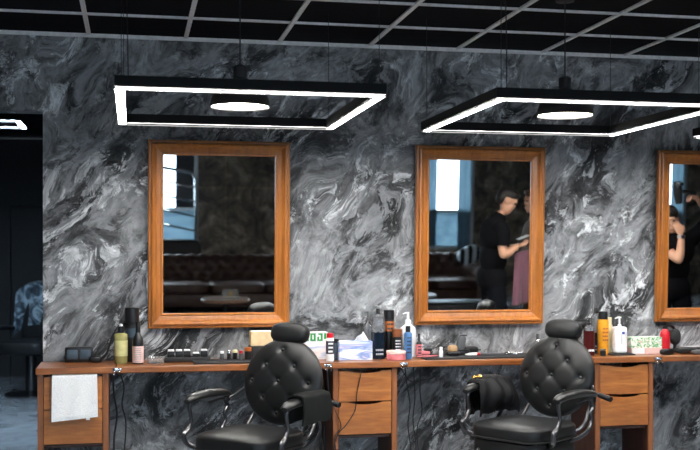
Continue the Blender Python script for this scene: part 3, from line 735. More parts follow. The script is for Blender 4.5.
o = item('tissue_box', 'cloudy blue and white tissue box with a tissue pulled out', 'tissue box', 354, 6.76); W, Hh = dims(354, 6.76, 34, 18.5); MB().box((0, 0, Hh / 2), (W, .12, Hh), .003).build('carton', 'tissuebox', o, smooth=False)
def tis(u, v):
    x = (-.03 + .10 * u) * (1 - .55 * v) + .03; z = Hh - .002 + v * (.020 + .04 * u) ; return (x, .03 * math.sin(u * 7) * (1 - v * .3) , z)
MB().sheet(tis, 18, 8, .002).build('tissue', 'towel', o, angle=80)
bottle('grey_spray_bottle', 'smoky grey spray bottle behind the cloudy tissue box', 368, 6.90, 11, 46, 'smoke', 'grey', .22, .22, .3, pump=True)
o = bottle('tonic_bottle', 'tall clear bottle half full of navy liquid with a black pump', 378, 6.78, 14, 50, 'smoke', 'black', .10, .12, .22, None, fill=('navy', .68), pump=False, ink='greyink', lab_range=(.06, .22), rows=2)
bottle('amber_label_bottle', 'tall black bottle with an amber orange upper label', 389, 6.88, 11, 47, 'black', 'black', .20, .04, .8, 'amber', (.55, .76), 'ink', 2, cap_r=1.0)
bottle('copper_top_bottle', 'shorter black bottle with copper top and white print', 397, 6.80, 10, 29, 'black', 'copper', .26, .04, .8, None, (.15, .65), 'white', 5, cap_r=1.0, seed=5)
o = item('pink_jar', 'low pink jar at the front of the bottle cluster', 'jar', 396, 6.69); W, Hh = dims(396, 6.69, 19, 9); MB().lathe(cyl_prof(W / 2, 0, Hh * .62, .004)).build('jar_body', 'pink', o); MB().lathe(cyl_prof(W / 2 * 1.03, Hh * .64, Hh, .003)).build('lid', 'palepink', o)
bottle('white_pump_bottle', 'white pump bottle standing behind the blue bottle', 408, 6.86, 16, 45, 'white', 'white', .26, .16, .3, pump=True)
bottle('blue_bottle', 'slim blue bottle with a pointed black nozzle', 408, 6.72, 8, 33, 'blue', 'black', .18, .05, .5, None, (.15, .7), 'ink', 5, seed=8)
bottle('red_label_vial', 'small black dropper bottle with a red label right of the white pump bottle', 419, 6.80, 6, 24, 'black', 'black', .3, .15, .35, 'pink', (.1, .55), 'ink', 3)
# --- second worktop clutter
o = item('rubber_mat', 'long black mat covered in small tools under the second mirror', 'mat', 477, 6.76); W, _ = dims(477, 6.76, 118, 5); MB().box((0, 0, .005), (W, .27, .010), .003).build('mat', 'blackmatt', o)
MZ = TZ + .0105
def comb(name, label, px, Y, rz, mat, L=.16, zz=MZ):
    o = item(name, label, 'comb', px, Y, rz, None, zz); mb = MB(); mb.box((0, .01, .004), (L, .010, .006), .001)
    for k in range(int(L / .007)): mb.box((-L / 2 + .004 + k * .007, -.006, .004), (.0035, .024, .004))
    mb.build('comb', mat, o, smooth=False); return o
comb('hair_comb', 'pink comb lying on the long black mat at its left end', 428, 6.74, R(20), 'pink')
comb('hair_comb', 'black comb lying on the long black mat behind the pink comb', 434, 6.84, R(-15), 'black', .15)
o = item('sponge_brush', 'small pinkish brush upright at the left of the long black mat', 'brush', 425, 6.84, 0, None, MZ); MB().superq((0, 0, .016), (.035, .02, .016), .8, .8, 16, 10).build('bristles', 'pink', o); MB().superq((.02, 0, .035), (.03, .016, .012), .7, .7, 16, 10).build('handle', 'black', o)
bottle('white_vial', 'tiny white vial on the long black mat', 441, 6.70, 4, 10, 'white', 'white', .3, .1, .6).location.z = MZ
o = item('neck_brush', 'tan bristled neck brush with black base on the long black mat', 'brush', 453, 6.78, 0, None, MZ); MB().superq((0, 0, .014), (.046, .03, .014), .5, .6, 20, 10).build('base', 'black', o); MB().superq((-.004, 0, .044), (.032, .022, .024), .6, .7, 20, 12).build('bristles', 'tan', o)
o = item('hair_clipper', 'dark grey hair clipper standing in its charging cradle beside the tan brush', 'clipper', 462, 6.86, 0, None, MZ)
MB().superq((0, 0, .016), (.05, .04, .016), .4, .5, 24, 10).build('cradle', 'black', o); MB().superq((-.008, 0, .070), (.030, .024, .055), .6, .7, 20, 14, Matrix.Rotation(R(12), 3, 'Y')).build('clipper_body', 'grey', o); mb = MB(); mb.box((.008, -.004, .125), (.05, .022, .012), .002); mb.build('blade', 'darkmetal', o)
o = item('hair_clipper', 'black hair clipper lying right of the dark grey standing one', 'clipper', 470, 6.90, R(10), None, MZ); MB().superq((0, 0, .025), (.06, .026, .024), .6, .6, 20, 12).build('clipper_body', 'black', o); MB().box((.062, 0, .024), (.018, .042, .012), .002).build('blade', 'darkmetal', o)
o = item('cream_tube', 'white tube with a red cap lying on the long black mat', 'tube', 474, 6.72, R(4), None, MZ); ry = Matrix.Rotation(R(90), 3, 'Y'); MB().lathe([(0, -.05), (.003, -.05), (.010, -.02), (.011, .03), (0, .03)], (-.012, 0, .0115), 16, ry).build('tube_body', 'white', o); MB().lathe(cyl_prof(.0095, .031, .055, .002), (-.012, 0, .0115), 16, ry).build('cap', 'red', o)
for px, Y, a, lb in ((508, 6.80, 20, 'left of two silver hair clips at the right of the long black mat'), (518, 6.78, -15, 'right of two silver hair clips at the right of the long black mat')):
    o = item('hair_clip', lb, 'hair clip', px, Y, R(a), 'silver hair clips', MZ); MB().tube([(-.03, 0, .006), (0, .004, .012), (.03, 0, .006)], .005, 8).build('clip', 'chrome', o); MB().box((.0, -.004, .004), (.06, .01, .006), .002).build('lower_jaw', 'chrome', o)
comb('hair_comb', 'black comb lying in the middle of the long black mat', 492, 6.80, R(5), 'grey', .17)
bottle('silver_bottle', 'slim silver bottle beside the second chair back', 538, 6.90, 6, 20, 'chrome', 'grey', .25, .15, .5)
# --- third station
o = item('hand_dryer', 'black hairdryer nozzle poking out behind the second chair headrest', 'hairdryer', 577, 6.80)
MB().lathe([(0, -.075), (.032, -.075), (.038, -.04), (.036, .03), (.027, .075), (0, .075)], (0, 0, .195), 20, Matrix.Rotation(R(80), 3, 'Y')).build('barrel', 'black', o); MB().tube([(-.02, 0, .18), (-.01, 0, .10), (0, 0, .02), (0, 0, .0)], [.018, .017, .019, .03], 12).build('handle', 'black', o); MB().lathe([(0, 0), (.034, 0), (.03, .01), (0, .012)], (0, 0, 0), 20).build('stand_foot', 'black', o)
bottle('wine_red_bottle', 'dark wine red bottle with black pump beside the second chair back', 589, 6.72, 11, 38, 'smoke', 'black', .2, .1, .3, None, (.08, .2), 'white', 1, fill=('winered', .93), pump=True)
bottle('dark_tonic_bottle', 'tall smoky bottle of dark teal liquid behind the wine red one', 596, 6.84, 10, 46, 'smoke', 'black', .12, .12, .3, None, (.06, .2), 'greyink', 2, fill=('navy', .6))
bottle('orange_bottle', 'orange yellow bottle with a black cap at the third station', 603, 6.76, 11, 43, 'yellow', 'black', .18, .06, .75, None, (.3, .65), 'amber', 4, cap_r=.85)
bottle('ivory_bottle', 'slim ivory bottle just right of the orange yellow one', 609.5, 6.84, 7, 36, 'ivory', 'ivory', .18, .12, .5)
o = item('round_pot', 'small black round pot at the foot of the orange bottle', 'pot', 603, 6.66); MB().lathe(cyl_prof(.020, 0, .035, .004)).build('pot_body', 'black', o); MB().lathe(cyl_prof(.021, .036, .046, .003)).build('lid', 'grey', o)
o = item('long_tray', 'thin black tray beneath the big white pump bottle', 'tray', 620, 6.72); W, _ = dims(620, 6.72, 26, 3); MB().box((0, 0, .005), (W, .11, .010), .004).build('tray', 'blackmatt', o)
o = item('lotion_pump_bottle', 'large white rectangular pump bottle with a small blue label', 'bottle', 619.5, 6.74, 0, None, TZ + .0105); W, Hh = dims(619.5, 6.74, 13.5, 36)
hb = Hh * .73; MB().superq((0, 0, hb / 2), (W / 2, .032, hb / 2), .22, .35, 32, 18).build('body', 'white', o)
MB().lathe([(0, hb - .004), (.013, hb - .004), (.013, hb + .012), (.006, hb + .016), (.005, Hh - .006), (0, Hh - .006)], seg=16).build('collar', 'white', o); MB().tube([(.012, 0, Hh - .004), (-.01, 0, Hh - .003), (-.034, -.006, Hh - .010)], [.005, .0065, .004], 8).build('pump_nozzle', 'white', o)
MB().box((.012, -.0325, hb * .77), (.020, .002, .016)).build('label_patch', 'blueink', o, smooth=False); marks(MB(), .012, hb * .35, hb * .72, -.0325, 8, 3).build('print', 'greyink', o, smooth=False); D.objects[-1] if False else None
o = item('leafy_box', 'box printed with green leaves at the third station', 'box', 643, 6.80); W, Hh = dims(643, 6.80, 34, 12)
W2, H2 = dims(643, 6.80, 33, 6)
o.location.z = TZ + H2 + .0015
MB().box((0, 0, Hh / 2 - .006), (W, .11, Hh - .012), .002).build('carton', 'leafbox', o, smooth=False)
o = item('pale_box', 'pale pink and white flat box underneath the leafy box', 'box', 643, 6.80); MB().box((0, 0, H2 / 2), (W2, .115, H2), .002).build('carton', 'palepink', o, smooth=False); MB().box((-W2 * .28, -.058, H2 / 2), (W2 * .4, .003, H2 * .9)).build('white_panel', 'white', o, smooth=False)
bottle('red_bottle', 'red metal bottle with black top below the third mirror', 665, 6.76, 10, 28, 'red', 'black', .12, .22, .4, None)
o = item('round_brush', 'round black hair brush standing behind the red bottle', 'brush', 675, 6.90); MB().lathe([(0, 0), (.03, 0), (.03, .012), (.012, .02), (.011, .05), (0, .05)], (0, 0, 0), 20).build('stand', 'black', o); MB().superq((0, 0, .10), (.042, .03, .058), .9, .9, 24, 16).build('bristle_head', 'blackmatt', o); MB().tube([(0, 0, .15), (-.03, -.01, .175), (-.06, -.02, .18)], .010, 10).build('handle', 'black', o)
o = item('hair_clipper', 'black clipper with silver ring lying at the foot of the red bottle', 'clipper', 667, 6.66, R(15)); MB().superq((0, 0, .02), (.055, .024, .020), .6, .6, 20, 12).build('clipper_body', 'black', o); MB().lathe(cyl_prof(.019, -.006, .006, .001), (.03, 0, .02), 18, ry).build('ring', 'chrome', o); MB().box((.062, 0, .02), (.016, .036, .012), .002).build('blade', 'darkmetal', o)
o = item('hair_clipper', 'black clipper lying across the worktop at the right photo edge', 'clipper', 686, 6.72, R(-12)); MB().superq((0, 0, .022), (.075, .026, .022), .6, .6, 20, 12).build('clipper_body', 'black', o); MB().box((-.082, 0, .022), (.018, .042, .012), .002).build('blade', 'darkmetal', o)
comb('hair_comb', 'white comb lying behind the black clippers at the right photo edge', 691, 6.86, R(3), 'white', .14, TZ + .03); D.objects['hair_comb'].location.z = MZ
o = item('comb_rest', 'flat black rest below the white comb at right', 'tray', 691, 6.86); MB().box((0, 0, .014), (.17, .05, .028), .006).build('rest', 'blackmatt', o)
o = item('hair_clipper', 'small grey trimmer lying in front of the white comb at the right photo edge', 'trimmer', 699, 6.66, R(8)); MB().superq((0, 0, .015), (.06, .016, .015), .6, .6, 20, 12).build('clipper_body', 'grey', o); MB().box((-.064, 0, .015), (.012, .03, .009), .002).build('blade', 'chrome', o)

# ------------------------------------------------------------------ loose cables
def cable(label, pts, r=.0042, name='power_cable'):
    pts = [tuple(p) for p in pts]; pts[0] = (pts[0][0], pts[0][1], TZ - TT - r)
    if pts[-1][2] < .4: q_ = 1 if pts[0][0] < .3 else -1; pts.append((pts[-1][0] + q_ * .02, pts[-1][1] - .01, .03)); pts.append((pts[-1][0] + q_ * .07, pts[-1][1] - .03, r))
    o = MB().tube(pts, r, 8).build(name, 'cord'); tag(o, label, 'cable', 'black cables hanging under the worktop'); return o
def P(px, py, Y): return (wx(px, Y), Y, wz(px, py, Y))
cable('black cable looping down across the light drawer fronts of the middle cabinet', [P(362, 369, 6.585), P(361, 374, 6.58), P(357, 392, 6.585), P(355, 410, 6.585), P(346, 425, 6.58), P(338, 434, 6.585), P(334, 448, 6.585), P(333, 466, 6.58)], .0034)
cable('black cable crossing the left stile of the middle cabinet', [P(327, 370, 6.585), P(329, 392, 6.58), P(336, 412, 6.58), P(341, 426, 6.585), P(335, 437, 6.58), P(336, 452, 6.58), P(339, 470, 6.58)], .003)
cable('leftmost black cable hanging right of the middle cabinet', [P(405, 371, 6.64), P(407, 385, 6.68), P(410, 405, 6.75), P(408, 425, 6.8), P(411, 450, 6.8), P(410, 470, 6.8)], .0036)
cable('middle black cable of three hanging right of the middle cabinet', [P(413, 371, 6.70), P(415, 395, 6.78), P(413, 420, 6.82), P(416, 445, 6.84), P(415, 470, 6.84)], .0036)
cable('rightmost black cable of three hanging right of the middle cabinet', [P(421, 371, 6.74), P(420, 392, 6.82), P(422, 412, 6.84), P(417, 430, 6.86), P(420, 470, 6.86)], .0036)
cable('black cable looping sideways just under the worktop right of the middle cabinet', [P(400, 377, 6.66), P(410, 381, 6.7), P(424, 380, 6.74), P(434, 377, 6.78), P(440, 371, 6.8)], .0032)
cable('thick black cable hanging beside the left cabinet', [P(113, 372, 6.64), P(114, 395, 6.72), P(117, 415, 6.76), P(114, 440, 6.8), P(115, 470, 6.8)], .006)
cable('thin black cable hanging from the hooks beside the left cabinet', [P(120, 373, 6.66), P(124, 388, 6.72), P(122, 405, 6.76), P(126, 425, 6.8), P(123, 470, 6.8)], .0045)
cable('black cable hanging behind the lever of the first chair', [P(321, 366, 6.64), P(323, 385, 6.70), P(326, 410, 6.72), P(324, 435, 6.74), P(326, 470, 6.74)], .007)
cable('black cable bundle hanging close to the left side of the middle cabinet', [P(317, 366, 6.68), P(319, 388, 6.74), P(321, 412, 6.76), P(320, 440, 6.76), P(321, 470, 6.76)], .006)

# ------------------------------------------------------------------ the dark hall: draped chair
o = thing('salon_chair', 'black salon chair in the dark hall under a marbled cape', 'chair', (-1.02, 11.6, 0), R(-25))
MB().superq((0, 0, .5), (.27, .26, .08), .4, .4, 32, 12).build('seat', 'leather', o); MB().superq((0, .25, .84), (.25, .06, .30), .4, .5, 32, 14, Matrix.Rotation(R(-8), 3, 'X')).build('backrest', 'leather', o)
for s in (-1, 1): MB().tube([(s * .3, .2, .68), (s * .3, -.18, .68), (s * .3, -.22, .45), (s * .22, -.1, .45)], .022, 10).build('armrest', 'black', o)
MB().lathe([(0, 0), (.27, 0), (.27, .02), (.06, .05), (.05, .42), (0, .42)], seg=32).build('pedestal', 'darkmetal', o)
def drape(u, v):
    x = (-.30 + .60 * u); t = (v - .45) * 2
    s = t * .42
    if abs(s) < .07: y = s; z = 1.175 - .02 * abs(s) / .07 - .10 * (abs(x) / .3) ** 3
    else:
        dr = abs(s) - .07; y = math.copysign(.075 + .12 * dr + .018 * math.sin(u * 16 + dr * 6), s); z = 1.165 - dr * 1.45 - .12 * (abs(x) / .3) ** 3
    return (x, .285 + y, z)
o2 = MB().sheet(drape, 36, 36, .008).build('marbled_cape', 'cape', angle=80); o2.location = (-1.02, 11.6, 0); o2.rotation_euler = (0, 0, R(-25)); tag(o2, 'blue and white marbled cape thrown over the chair in the dark hall', 'cape')

# ------------------------------------------------------------------ the room seen in the mirrors
def make_sofa(L, name_label, loc, rz=0):
    r = thing('chesterfield_sofa', name_label, 'sofa', loc, rz, 'dark leather sofas')
    Hb, dz, dx = .40, .11, .17
    nb = []
    rows = 3
    for k in range(rows):
        n = int(L / dx)
        for i in range(n + 1):
            x = -L / 2 + (i + (.5 if k % 2 else 0)) * L / n
            if abs(x) < L / 2 - .04: nb.append((x, .40 + .06 + k * dz))
    def f(u, v):
        x = -L / 2 + L * u; s = v
        # profile: up the inner back then rolled over
        if s < .72: z = .36 + .32 * (s / .72); y = .0
        else:
            a = (s - .72) / .28 * PI * 1.25; z = .68 + .065 * math.sin(a); y = .07 - .07 * math.cos(a)
        d = 0
        for bx_, bz_ in nb:
            if abs(x - bx_) < .1:
                q = (x - bx_) ** 2 + ((.36 + .32 * s / .72) - bz_) ** 2
                d += .035 * math.exp(-q / (2 * .03 ** 2))
        sc = .016 * math.sin((x + L / 2) / (dx / 2) * PI / 1.0) * (1 if s > .72 else .25)
        return (x, y + d - .02, z + (sc * .6 if s > .72 else 0))
    MB().sheet(f, int(L / .025), 36, .05).build('tufted_back', 'sofa', r, angle=80)
    MB().box((0, .16, .34), (L, .14, .62), .04).build('back_frame', 'sofa', r)
    for s in (-1, 1):
        mb = MB(); mb.box((s * (L / 2 + .06), -.34, .29), (.14, .86, .46), .04); mb.tube([(s * (L / 2 + .06), .1, .53), (s * (L / 2 + .06), -.76, .53)], .10, 18, False); mb.build('arm', 'sofa', r)
    n = 3 if L > 1.9 else 2
    for k in range(n):
        w = L / n; MB().superq((-L / 2 + w * (k + .5), -.36, .36), (w / 2, .40, .075), .35, .3, 32, 12).build('seat_cushion', 'sofa', r)
    MB().box((0, -.34, .20), (L, .80, .18), .03).build('base', 'sofa', r)
    for sx in (-1, 1):
        for y in (-.68, .12): MB().lathe([(0, 0), (.02, 0), (.03, .11), (0, .11)], (sx * (L / 2 - .08), y, 0), 12).build('foot', 'black', r)
    return r
make_sofa(2.3, 'dark brown buttoned leather sofa reflected in the left mirror behind the round table', (1.42, -1.55, .0), PI)
make_sofa(1.25, 'dark buttoned leather sofa with a striped cushion, reflected in the middle mirror', (4.35, -1.95, .0), PI)
def table(label, loc, r_, h, mat):
    o = thing('round_table', label, 'table', loc); MB().lathe(cyl_prof(r_, h - .028, h, .006), seg=48).build('table_top', mat, o); MB().lathe([(0, .02), (.03, .02), (.025, h - .028), (0, h - .028)], seg=16).build('column', 'blackmetal', o); MB().lathe([(0, 0), (.2, 0), (.2, .012), (.03, .03), (0, .03)], seg=32).build('base', 'blackmetal', o); return o
TBL = (1.065, 1.35); TH = .49
table('round wooden table with a small clear sign, reflected in the left mirror', (TBL[0], TBL[1], 0), .285, TH, 'tabletop')
o = thing('sign_holder', 'clear acrylic sign holder standing on the reflected round table', 'sign holder', (TBL[0] + .06, TBL[1], TH + .0005))
MB().box((0, 0, .055), (.19, .006, .11), .002).build('acrylic_sheet', 'clear', o, smooth=False); MB().box((0, .02, .004), (.19, .06, .006), .002).build('foot', 'clear', o, smooth=False)
MB().box((0, .0035, .062), (.035, .002, .035)).build('emblem', 'gold', o, smooth=False); marks(MB(), .15, .02, .04, .0035, 1, 5).build('print', 'gold', o, smooth=False)
table('white round table partly cut by the left edge of the middle mirror', (3.42, 1.1, 0), .26, .50, 'white')
o = thing('striped_cushion', 'blue and white striped cushion on the sofa in the middle mirror', 'cushion', (4.96, -1.60, .665), 0); MB().superq((0, 0, .10), (.18, .08, .13), .7, .6, 28, 16, Matrix.Rotation(R(-25), 3, 'Y')).build('cushion', 'zebra', o)
o = thing('tufted_bench', 'low black studded bench at the foot of the middle mirror view', 'bench', (3.5, 2.6, 0)); MB().superq((0, 0, .52), (.55, .2, .08), .35, .3, 40, 12).build('seat', 'leather', o)
for k in range(6): MB().superq((-.45 + .18 * k, .196, .53), (.010, .006, .010), 1, 1, 10, 6).build('stud', 'chrome', o)
for sx in (-1, 1):
    for sy in (-1, 1): MB().tube([(sx * .48, sy * .14, .46), (sx * .48, sy * .14, 0)], .02, 8, False).build('leg', 'blackmetal', o)
o = thing('chrome_rail', 'chrome ladder railing in front of the window in the left mirror', 'railing', (.55, -2.72, 0))
mb = MB(); mb.tube([(-.75, 0, 2.10), (-.1, 0, 2.0), (.30, 0, 1.93), (.38, 0, 1.86), (.40, 0, 1.7), (.40, 0, .6), (.40, 0, 0)], .026, 10); mb.tube([(-.75, 0, 0), (-.75, 0, 2.1)], .024, 10, False); mb.build('frame', 'chrome', o)
for k in range(5): MB().tube([(-.75, 0, 1.93 - k * .22), (.40, 0, 1.70 - k * .22)], .016, 8, False).build('rung', 'chrome', o)
o = thing('black_armchair', 'black armchair back under the window in the left mirror', 'armchair', (.62, -2.35, 0)); MB().superq((0, 0, .66), (.40, .10, .28), .3, .35, 32, 14).build('backrest', 'leather', o); MB().superq((0, .22, .36), (.36, .22, .12), .4, .4, 32, 12).build('seat', 'leather', o); MB().box((0, .14, .13), (.6, .4, .26), .02).build('base', 'blackmatt', o)

# ------------------------------------------------------------------ people (seen in the mirrors)
def skin_mesh(chains, radii, subdiv=2):
    """chains: list of lists of (name, pos); one skinned surface; first vertex is the root"""
    names, verts, edges = {}, [], []
    for c in chains:
        prev = None
        for nm, p in c:
            if nm not in names: names[nm] = len(verts); verts.append(Vector(p))
            if prev is not None: edges.append((prev, names[nm]))
            prev = names[nm]
    me = D.meshes.new('tmp'); me.from_pydata(verts, edges, []); ob = D.objects.new('tmp', me); col.objects.link(ob)
    sk = ob.modifiers.new('s', 'SKIN'); sk.use_smooth_shade = True; sk.branch_smoothing = .3
    lay = me.skin_vertices[0].data
    for nm, i in names.items():
        r = radii[nm]; lay[i].radius = r if hasattr(r, '__len__') else (r, r); lay[i].use_root = (i == 0)
    ss = ob.modifiers.new('d', 'SUBSURF'); ss.levels = subdiv; ss.render_levels = subdiv
    dg = bpy.context.evaluated_depsgraph_get(); dg.update()
    out = D.meshes.new_from_object(ob.evaluated_get(dg)); D.objects.remove(ob); D.meshes.remove(me)
    return out
def remesh(bm, name, mat, parent, vox):
    me = D.meshes.new(name); bm.to_mesh(me); bm.free(); ob = D.objects.new('tmp', me); col.objects.link(ob)
    rm = ob.modifiers.new('r', 'REMESH'); rm.mode = 'VOXEL'; rm.voxel_size = vox; rm.use_smooth_shade = True
    sm = ob.modifiers.new('k', 'SMOOTH'); sm.factor = .5; sm.iterations = 3
    dg = bpy.context.evaluated_depsgraph_get(); dg.update()
    out = D.meshes.new_from_object(ob.evaluated_get(dg)); D.objects.remove(ob); D.meshes.remove(me)
    out.name = name; out.materials.clear(); out.materials.append(M[mat]); out.polygons.foreach_set('use_smooth', [True] * len(out.polygons))
    o = D.objects.new(name, out); col.objects.link(o); o.parent = parent; return o

def hand_parts(bm, wrist, direction, palm_n, curl, side):
    """a palm, four jointed fingers and a thumb as capsules, later fused with the arm"""
    d = Vector(direction).normalized(); n = (Vector(palm_n) - d * Vector(palm_n).dot(d)).normalized(); w = d.cross(n) * side
    t = MB(); W = Vector(wrist)
    rot = Matrix((w, d, n)).transposed()
    t.superq(W + d * .05, (.043, .056, .017), .6, .7, 18, 10, rot)
    for k, (off, ln) in enumerate(((.031, .075), (.011, .085), (-.010, .080), (-.030, .062))):
        p0 = W + d * .085 + w * off; a = curl; p = p0; pts = [p0]
        dd = d.copy()
        for s_ in (.45, .32, .23):
            dd = (dd * math.cos(a) + n * math.sin(a)).normalized(); nn = (n - dd * n.dot(dd))
            p = p + dd * ln * s_; pts.append(p)
        t.tube(pts, [.0095, .009, .0085, .007], 8, True)
    p0 = W + d * .03 + w * .036
    t.tube([p0, p0 + d * .03 + w * .022 + n * .012, p0 + d * .058 + w * .026 + n * .026], [.014, .011, .008], 8, True)
    return t.bm
def head_parts(center, fwd, up):
    f = Vector(fwd).normalized(); u = (Vector(up) - f * Vector(up).dot(f)).normalized(); l = u.cross(f)
    rot = Matrix((f, l, u)).transposed(); c = Vector(center); t = MB()
    def at(a, b_, z): return c + f * a + l * b_ + u * z
    t.superq(at(-.012, 0, .03), (.098, .076, .092), 1, 1, 28, 18, rot)          # skull
    t.superq(at(.030, 0, -.045), (.062, .056, .070), .9, .9, 24, 16, rot)       # face and jaw
    t.superq(at(.062, 0, -.098), (.022, .026, .018), 1, 1, 16, 10, rot)         # chin
    t.tube([at(.082, 0, .022), at(.092, 0, -.010), at(.096, 0, -.026)], [.009, .012, .013], 8)  # nose
    t.superq(at(.085, 0, .035), (.014, .045, .010), 1, 1, 16, 8, rot)           # brow
    t.superq(at(.086, 0, -.062), (.010, .024, .010), 1, 1, 14, 8, rot)          # lips
    for s in (-1, 1): t.superq(at(-.005, s * .076, -.008), (.020, .009, .032), 1, 1, 14, 10, rot)  # ears
    return t.bm, at, rot
def join(bm, other):
    me = D.meshes.new('j'); other.to_mesh(me) if isinstance(other, bmesh.types.BMesh) else None
    if isinstance(other, bmesh.types.BMesh): other.free(); bm.from_mesh(me); D.meshes.remove(me)
    else: bm.from_mesh(other); D.meshes.remove(other); D.meshes.remove(me)

def person(label, loc, rz, J, head, hands, shirt, trousers, hair, sleeve=.55, hair_scale=1.0, long_sleeves=False, scale=1.0):
    r = thing('person', label, 'person', loc, rz); r.scale = (scale,) * 3
    pel, wai, che, nb, nt = J['pelvis'], J['waist'], J['chest'], J['neck_base'], J['neck_top']
    RAD = dict(pelvis=.10, waist=.095, chest=.105, neck_base=.068, neck_top=.055)
    chains = [[('pelvis', pel), ('waist', wai), ('chest', che), ('neck_base', nb), ('neck_top', nt)]]
    for s in ('l', 'r'):
        chains.append([('chest', che), ('sh' + s, J['sh' + s]), ('um' + s, Vector(J['sh' + s]).lerp(Vector(J['el' + s]), .5)), ('el' + s, J['el' + s]), ('fm' + s, Vector(J['el' + s]).lerp(Vector(J['wr' + s]), .4)), ('wr' + s, J['wr' + s])])
        RAD.update({'sh' + s: .066, 'um' + s: .053, 'el' + s: .044, 'fm' + s: .043, 'wr' + s: .028})
        k = Vector(J['kn' + s]); a = Vector(J['an' + s]); h_ = Vector(J['hip' + s])
        chains.append([('pelvis', pel), ('hip' + s, h_), ('th' + s, h_.lerp(k, .5)), ('kn' + s, k), ('ca' + s, k.lerp(a, .35)), ('an' + s, a), ('toe' + s, a + Vector((.17, 0, -.045)))])
        RAD.update({'hip' + s: .098, 'th' + s: .082, 'kn' + s: .058, 'ca' + s: .056, 'an' + s: .040, 'toe' + s: .032})
    bm = bmesh.new(); join(bm, skin_mesh(chains, RAD))
    hbm, at, hrot = head_parts(*head); join(bm, hbm)
    for hd in hands: join(bm, hand_parts(None, *hd))
    tz = Matrix.Identity(3); t_ = MB(); P_, W_, C_ = Vector(pel), Vector(wai), Vector(che)
    t_.superq((P_ + Vector((0, 0, -.02))), (.125, .165, .13), .9, .85, 28, 16); t_.superq(W_ + Vector((0, 0, .03)), (.110, .150, .16), .9, .85, 28, 16); t_.superq(C_ + Vector((0, 0, .0)), (.122, .178, .17), .9, .85, 28, 16); join(bm, t_.bm)
    body = remesh(bm, 'body', 'skin', r, .0085)
    segs = [(pel, wai, 'shirt', 0, .13), (wai, che, 'shirt', 0, .13), (che, nb, 'shirt', 0, .12), (nb, nt, 'skin', 0, .06), (nt, head[0], 'skin', 0, .09)]
    for s in ('l', 'r'):
        a, b_ = Vector(J['sh' + s]), Vector(J['el' + s]); w_ = Vector(J['wr' + s])
        m_ = a.lerp(b_, sleeve); q_ = b_.lerp(w_, .93)
        segs += [(che, a, 'shirt', 0, .08), (a, m_, 'shirt', 0, .06)]
        if long_sleeves: segs += [(m_, b_, 'shirt', 0, .05), (b_, q_, 'shirt', 0, .045), (q_, w_ + (w_ - b_) * .8, 'skin', 0, .04)]
        else: segs += [(m_, b_, 'skin', 0, .05), (b_, w_, 'skin', 0, .045), (w_, w_ + (w_ - b_) * .8, 'skin', 0, .04)]
        k_ = Vector(J['kn' + s]); a = Vector(J['an' + s]); h_ = Vector(J['hip' + s])
        segs += [(Vector(pel) - Vector((0, 0, .05)), h_, 'trousers', 0, .12), (h_, k_, 'trousers', 0, .08), (k_, a, 'trousers', 0, .055), (a, a + Vector((.17, 0, -.045)), 'skin', 0, .04)]
    for hd in hands: segs.append((Vector(hd[0]) + Vector(hd[1]).normalized() * .02, Vector(hd[0]) + Vector(hd[1]).normalized() * .2, 'skin', 0, .05))
    def cls(p):
        best, bc = 9e9, 'skin'
        for a, b_, c_, _, rr in segs:
            a, b_ = Vector(a), Vector(b_); ab = b_ - a; t = max(0, min(1, (p - a).dot(ab) / max(ab.length_squared, 1e-9)))
            dd = (p - a - ab * t).length / rr
            if dd < best: best, bc = dd, c_
        return bc
    kinds_ = [cls(v.co) for v in body.data.vertices]
    for kind_, mat_, off in (('shirt', shirt, .017), ('trousers', trousers, .010)):
        bm = bmesh.new(); bm.from_mesh(body.data); bm.verts.ensure_lookup_table()
        bmesh.ops.delete(bm, geom=[v for v in bm.verts if not (kinds_[v.index] == kind_ or (kind_ == 'shirt' and kinds_[v.index] == 'trousers' and v.co.z > pel[2] - .09))], context='VERTS')
        for _ in range(14): bmesh.ops.smooth_vert(bm, verts=bm.verts, factor=.5, use_axis_x=True, use_axis_y=True, use_axis_z=True)
        bm.normal_update()
        mv_ = [(v, v.co + v.normal * (off + .006 * mnoise.noise(v.co * 9))) for v in bm.verts]
        for v, c_ in mv_: v.co = c_
        bmesh.ops.solidify(bm, geom=list(bm.faces), thickness=.006)
        me = D.meshes.new(kind_); bm.to_mesh(me); bm.free(); me.materials.append(M[mat_]); me.polygons.foreach_set('use_smooth', [True] * len(me.polygons))
        o_ = D.objects.new(kind_, me); col.objects.link(o_); o_.parent = r
    for s in ('l', 'r'):
        a = Vector(J['an' + s]); MB().superq(a + Vector((.07, 0, -.045)), (.145, .052, .048), .7, .7, 24, 12).build('shoe', 'black', r)
    # hair: a cap over crown and back of the head
    t = MB(); sc = hair_scale
    t.superq(at(-.020, 0, .052), (.100 * sc, .080 * sc, .084 * sc), 1, 1, 30, 20, hrot)
    t.superq(at(-.055, 0, .010), (.062, .072, .075), 1, 1, 24, 16, hrot)
    t.superq(at(.045, 0, .100), (.050 * sc, .058 * sc, .028 * sc), 1, 1, 20, 12, hrot)
    remesh(t.bm, 'hair', hair, r, .008)
    for s in (-1, 1): MB().superq(at(.080, s * .030, .012), (.010, .014, .008), 1, 1, 12, 8, hrot).build('eye', 'ink', r)
    return r, at
def std(h=0.0): return {}
